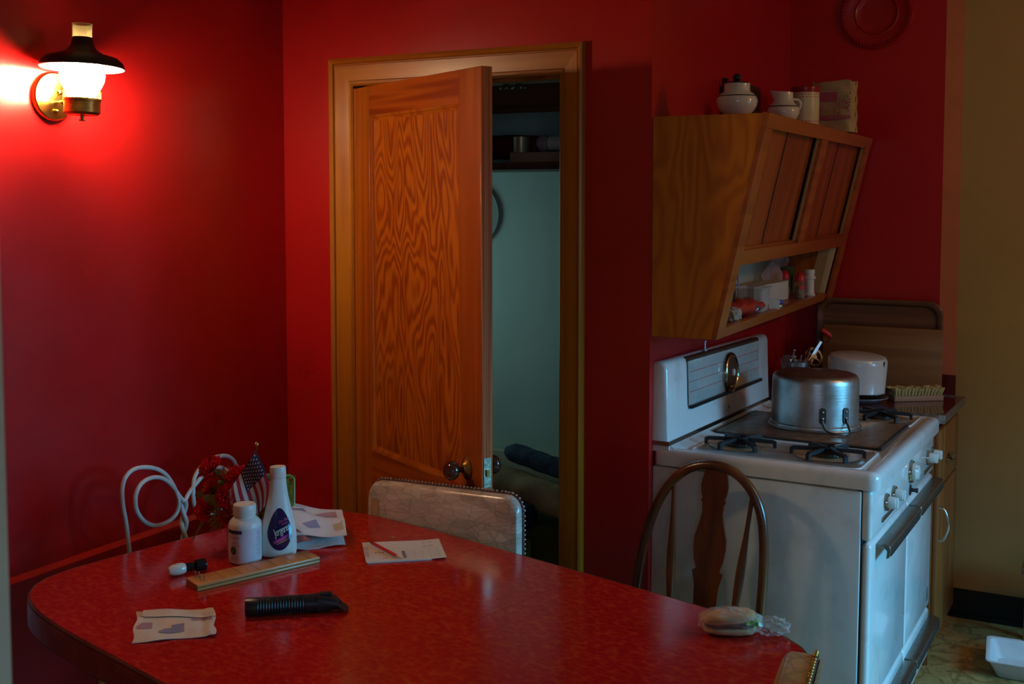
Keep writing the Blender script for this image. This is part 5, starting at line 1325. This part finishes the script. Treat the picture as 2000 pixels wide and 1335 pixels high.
obj('carton', MB().rbox((-.035, -.155, 0), (.035, .215, .070), .002, 1), mat('white_carton', (.56, .50, .40), .7, var=.04), wb)
obj('lid_flap', MB().box((-.036, -.150, .070), (.036, .214, .0715)), MATS['white_carton'], wb)
pk = thing('card_packets', 'blue and white card packets at the left end of the shelf', 'packets', T(-1.110, 3.66, ZS))
for k, (m, h_) in enumerate(((NAVY, .070), (PAPER, .105), (mat('grey_blue_card', (.26, .28, .32), .7), .120))): obj('card', MB().rbox((-.040 - .004 * k, -.035 + .012 * k, 0), (.030 + .003 * k, -.027 + .012 * k, h_), .001, 1), m, pk)
obj('blue_edge', MB().box((-.041, -.0235, .085), (.0335, -.0205, .095)), mat('bright_blue', (.02, .09, .40), .4), pk)
tpm = thing('tape_measure', 'chrome and blue tape measure lying at the front of the shelf', 'tape measure', T(-.995, 3.850, ZS) @ RZ(20))
obj('case', MB().lathe([(0, 0), (.028, 0), (.032, .004), (.032, .012), (.028, .016), (0, .017)], 36, sx=.8, sy=1.3), CHROME, tpm)
obj('blue_top', MB().lathe([(0, .017), (.024, .017), (.026, .020), (.024, .026), (0, .027)], 30, T(0, -.010, 0), sx=.8, sy=1.2), MATS['bright_blue'], tpm)
tag(obj('price_card', MB().box((-.018, -.0006, 0), (.018, .0006, .040), RX(-14)), PAPER, M=T(-.985, 3.775, ZS) @ RZ(15)), 'small pale card propped beside the tub on the shelf', 'card')
def shaker(x, y, lab, label_):
    s_ = thing('glass_shaker', lab, 'shaker', T(x, y, ZS), 'red-capped shakers')
    obj('glass', MB().lathe([(0, 0), (.019, 0), (.021, .003), (.021, .030), (.017, .050), (.019, .062), (.016, .068), (0, .068)], 28), CHIM, s_)
    obj('contents', MB().lathe([(0, .003), (.0175, .003), (.0178, .028), (.015, .046), (0, .046)], 20), mat('spice', (.22, .15, .10), .8), s_)
    obj('cap', MB().lathe([(.0195, .066), (.0200, .070), (.0185, .083), (.011, .096), (.004, .100), (0, .100)], 28), REDP, s_)
    if label_:
        obj('red_print', wrap(.0213, -45, 40, .036, .052, 8, T(0, 0, 0)), REDL, s_, M=RZ(55), fix=False)
shaker(-1.085, 4.300, 'red-capped glass shaker standing behind the white box', False)
shaker(-1.005, 4.215, 'red-capped glass shaker with red print at the end of the white box', True)
cu = thing('green_cup', 'dark green patterned cup behind the red-capped shakers', 'cup', T(-1.105, 4.405, ZS))
obj('cup_body', MB().lathe([(0, 0), (.026, 0), (.029, .05), (.034, .100), (.035, .108), (.032, .108), (.030, .09), (.027, .01), (0, .008)], 36), mat('dark_green_glaze', (.05, .085, .03), .3, var=.4, vs=40), cu)
obj('gold_rim', MB().tube([(.0338 * math.cos(R(10 * k)), .0338 * math.sin(R(10 * k)), .108) for k in range(36)], .0013, 6, True), BRASSD, cu)
sm = MB()
for k in range(14): sm.box((.0275, -.0012, .02), (.0325, .0012, .085), RZ(360 / 14 * k) @ RY(4))
obj('gold_stroke', sm, mat('olive_gold_print', (.20, .17, .05), .4), cu)
wbt = thing('white_fluted_bottle', 'white ringed spice bottle at the far end of the shelf', 'bottle', T(-.998, 4.345, ZS))
obj('bottle_body', MB().lathe([(0, 0), (.020, 0), (.022, .003), (.022, .010), (.018, .013), (.018, .064), (.022, .067), (.0235, .072), (.022, .077), (.018, .080), (.018, .086), (.020, .088), (.020, .102), (.018, .104), (0, .104)], 32), ENPOT, wbt)
zbg = thing('zip_bag', 'crumpled clear zip bag propped at the back of the shelf', 'bag', T(-1.135, 4.27, ZS))
obj('bag_film', MB().grid(lambda u, v: (.012 + .05 * (1 - v) * math.sin(u * 3) + .012 * math.sin(u * 9 + v * 7), -.15 + .30 * u + .05 * v, .004 + .178 * v - .05 * v * (1 - u) + .010 * math.sin(u * 13 + v * 5)), 26, 18, thick=.0006), BAGP, zbg, ang=12)
obj('white_strip', MB().grid(lambda u, v: (.030 + .006 * math.sin(u * 6), .05 + .13 * u, .176 - .055 * u + .020 * v), 8, 2, thick=.0006), mat('white_bag_strip', (.5, .46, .46), .5), zbg)
for k, (y, dz, m) in enumerate(((4.500, 0, KRAFT), (4.535, .0, CRM))):
    o = thing('wood_slat', 'pale cream board standing upright at the far end of the shelf, ' + ('left one' if k == 0 else 'right one'), 'board', T(XB, y, ZB + .004), 'upright boards')
    obj('slat', MB().prism([(.130, 0), (.185 - .012 * (1 - k), 0), (.232 - .012 * (1 - k), .205), (.177, .205)], .020, lambda a, b_, c: (a, c, b_)), m, o)

# ------------------------------------------------------------------ inside the closet
sh = thing('closet_shelf', 'dark wooden shelf across the closet holding tins and boxes', 'shelf', T(0, 0, 0))
obj('board', MB().box((CX0 + .002, 3.50, 1.783), (CX1 - .014, CYB - .002, 1.803)), DARKW, sh)
obj('front_edge', MB().box((CX0 + .002, 3.488, 1.780), (CX1 - .014, 3.50, 1.806)), DARKW, sh)
up = thing('upper_closet_panel', 'dark plywood panel with white top strip high in the closet', 'panel', T(0, 0, 0))
obj('board', MB().box((CX0 + .002, 3.505, 1.992), (CX1 - .014, 3.52, 2.085)), DARKW, up)
obj('lower_strip', MB().box((CX0 + .002, 3.495, 1.980), (CX1 - .014, 3.525, 1.996)), DARKW, up)
obj('top_strip', MB().box((CX0 + .002, 3.44, 2.078), (CX1 - .014, 3.515, 2.094)), mat('pale_strip', (.40, .36, .28), .6), up)
for k, x in enumerate((-1.862, -1.812)):
    hk = thing('hook_cluster', 'cream-tipped revolving hook cluster in the closet top, ' + ('left' if k == 0 else 'right') + ' one', 'hook', T(x, 3.470, 2.078), 'closet hooks')
    obj('hub', MB().lathe([(0, 0), (.010, 0), (.010, -.012), (.005, -.018), (0, -.018)], 16), BURN, hk)
    for a in range(5):
        Mh = RZ(72 * a + 20 + 13 * k)
        obj('arm', MB().tube([(.006, 0, -.012), (.015, 0, -.019), (.021, 0, -.016)], .0018, 6, M=Mh), BURN, hk)
        obj('tip', MB().sphere((.0215, 0, -.0155), .0042, 8, 6, Mh), CRM, hk)
SZ = 1.8035
def tin(x, y, r, h, lab, m):
    t = thing('tin_can', lab, 'tin', T(x, y, SZ), 'tins on the closet shelf')
    obj('body', MB().lathe([(0, 0), (r, 0), (r, .003), (r * .985, .006), (r * .985, h - .006), (r, h - .003), (r, h), (r * .95, h), (r * .95, h - .003), (0, h - .003)], 32), m, t)
DTIN = mat('dull_tin', (.50, .46, .28), .35, .6)
tin(-2.015, 3.60, .026, .102, 'taller dull tin at the left of the closet shelf', DTIN)
cbx = tag(obj('flat_carton', MB().rbox((-.11, -.05, 0), (.20, .05, .040), .003, 1), CARD, M=T(-1.78, 3.60, SZ) @ RZ(2)), 'flat brown carton lying on the closet shelf under a tin and bulb', 'box')
t2 = thing('tin_can', 'shorter dull tin standing on the flat carton in the closet', 'tin', T(-1.868, 3.60, SZ + .0405), 'tins on the closet shelf')
obj('body', MB().lathe([(0, 0), (.030, 0), (.030, .003), (.0295, .006), (.0295, .050), (.030, .053), (.030, .056), (0, .054)], 32), DTIN, t2)
bl = thing('light_bulb', 'large frosted bulb with white sleeve lying on the flat carton', 'bulb', T(-1.782, 3.615, SZ + .0725) @ RY(90))
obj('bulb', MB().sphere((0, 0, 0), .0315, 24, 14), mat('grey_frosted_glass', (.38, .34, .35), .35), bl)
obj('sleeve', MB().lathe([(.018, .022), (.026, .024), (.027, .13), (.018, .132)], 24).lathe([(.0275, .05), (.0285, .052), (.0275, .054)], 24), mat('white_sleeve', (.75, .85, .85), .4), bl)
tag(obj('red_cloth_bundle', lump(0, .05, .30, .045, .045, .05, 41, .9), mat('dark_red_cloth', (.16, .006, .010), .9), M=T(-2.03, 3.78, SZ + .02)), 'long dark red cloth bundle at the back of the closet shelf', 'cloth')
tag(obj('round_tray', MB().lathe([(0, 0), (.120, 0), (.128, .004), (.132, .012), (.128, .014), (.122, .008), (0, .006)], 56), mat('pale_round_tray', (.36, .42, .36), .45), M=T(-2.275, CYB, 1.615) @ RX(90)), 'pale round tray hanging on the closet back wall behind the door', 'tray')
ch_ = thing('closet_chest', 'low olive covered chest at the bottom of the closet', 'chest', T(0, 0, 0))
obj('box', MB().rbox((CX0 + .05, 3.40, 0), (CX1 - .03, 3.93, .56), .02, 3), OLIVE, ch_)
obj('cloth_cover', MB().grid(lambda u, v: (-2.14 + .42 * u, 3.392 - .004 * math.sin(u * 9), .46 + .03 * math.sin(u * 5) + (.105 - .06 * abs(u - .4)) * v), 16, 4, thick=.004), mat('olive_green_cloth', (.20, .24, .14), .9), ch_)
tag(obj('back_ledge', MB().rbox((CX0 + .02, 3.905, .56), (CX1 - .03, 3.945, .665), .004, 2), CREAM), 'cream wooden ledge along the bottom of the closet back wall', 'ledge')
def roll(nm, lab, x0, x1, y0, y1, z0_, z1_, r, m, seed, spiral=None, slope=0):
    o = thing(nm, lab, 'textile', T(x0, y0, z0_)); rg = random.Random(seed); mb = MB(); n, L = 22, 34; d = Vector((x1 - x0, y1 - y0, z1_ - z0_))
    sd = Vector((-d.y, d.x, 0)).normalized(); vs = []
    for i in range(L + 1):
        t = i / L; k_ = (min(1, t * 9 + .45) if t < .1 else 1)
        for k in range(n):
            a = 2 * math.pi * k / n; rr = r * k_ * (1 + .05 * math.sin(a * 3 + i * .4 + seed) + .035 * math.sin(i * 1.3 + a * 2))
            vs.append(d * t + sd * (rr * 1.25 * math.cos(a)) + Vector((0, 0, rr * math.sin(a))))
    obj('roll', mb.add(vs, [(i * n + k, i * n + (k + 1) % n, (i + 1) * n + (k + 1) % n, (i + 1) * n + k) for i in range(L) for k in range(n)] + [tuple(range(n)), tuple(range(L * n, (L + 1) * n))]), m, o)
    if spiral:
        pts = [spiral + Vector((.006 + .0030 * t * math.cos(t * .9), -.001 * t, .0024 * t * math.sin(t * .9))) for t in range(22)]
        obj('coiled_fold', MB().tube(pts, .0026, 6), m, o)
    return o
roll('rolled_blanket', 'dark blue pile blanket rolled on top of the textile heap', -1.885, -1.35, 3.52, 3.46, .768, .690, .034, NAVF, 3)
roll('brocade_bolster', 'tan brocade bolster lying below the blue blanket in the closet', -2.08, -1.38, 3.47, 3.40, .700, .605, .056, BROC, 6)
roll('folded_quilt', 'navy floral quilt folded under the tan bolster in the closet', -2.20, -1.70, 3.40, 3.34, .640, .590, .042, QUILT, 9)
tag(obj('quilt_corner', MB().grid(lambda u, v: (-2.05 + .24 * u, 3.375 + .02 * u - .006 * math.sin(u * 9), .679 - .03 * u * u - .012 * v), 14, 5, thick=.004), QUILTP), 'pale patterned quilt corner showing above the vinyl chair back', 'quilt')
tag(obj('black_bag', lump(0, .17, .14, .08, .17, .08, 51, .8), mat('black_bag_vinyl', (.012, .012, .013), .4), M=T(-1.59, 3.30, 0)), 'black bag slumped on the closet floor beside the door jamb', 'bag')

# ------------------------------------------------------------------ right side floor items
fb = thing('foam_food_box', 'open white foam food box lying on the yellow floor', 'food box', T(-.17, 4.27, .001) @ RZ(4))
vs = []; tm = MB(); lv = [(.115, .085, 0), (.120, .090, .003), (.148, .118, .062), (.156, .126, .064), (.157, .127, .068), (.150, .120, .069), (.143, .113, .066), (.117, .087, .006)]
for a, b, z_ in lv:
    o = rrect(-a, -b, a, b, .022, 4); n = len(o); vs += [(p[0], p[1], z_) for p in o]
tm.add(vs, [(i * n + k, i * n + (k + 1) % n, (i + 1) * n + (k + 1) % n, (i + 1) * n + k) for i in range(len(lv) - 1) for k in range(n)] + [tuple(range(n)), tuple(range((len(lv) - 1) * n, len(lv) * n))])
obj('tray', tm, FOAM, fb)
stl = thing('low_stool', 'corner of a low dark wooden stool at the right edge by the ochre wall', 'stool', T(-.075, 4.50, 0))
obj('top', MB().rbox((-.15, -.12, .318), (.16, .12, .342), .004, 2), CABW, stl)
for sx in (-1, 1):
    for sy in (-1, 1): obj('leg', MB().rbox((sx * .125 - .014, sy * .10 - .014, 0), (sx * .125 + .014, sy * .10 + .014, .318), .003, 1), CABW, stl)
# ceiling lamp of the room, out of view above
cl_ = thing('ceiling_lamp', 'round ceiling lamp above the right half of the kitchen', 'lamp', T(1.25, 3.45, CEILZ))
obj('canopy', MB().lathe([(0, 0), (.07, 0), (.06, -.03), (0, -.04)], 32), BRASSD, cl_)
obj('rod', MB().tube([(0, 0, -.03), (0, 0, -.15)], .006, 8), BRASSD, cl_)
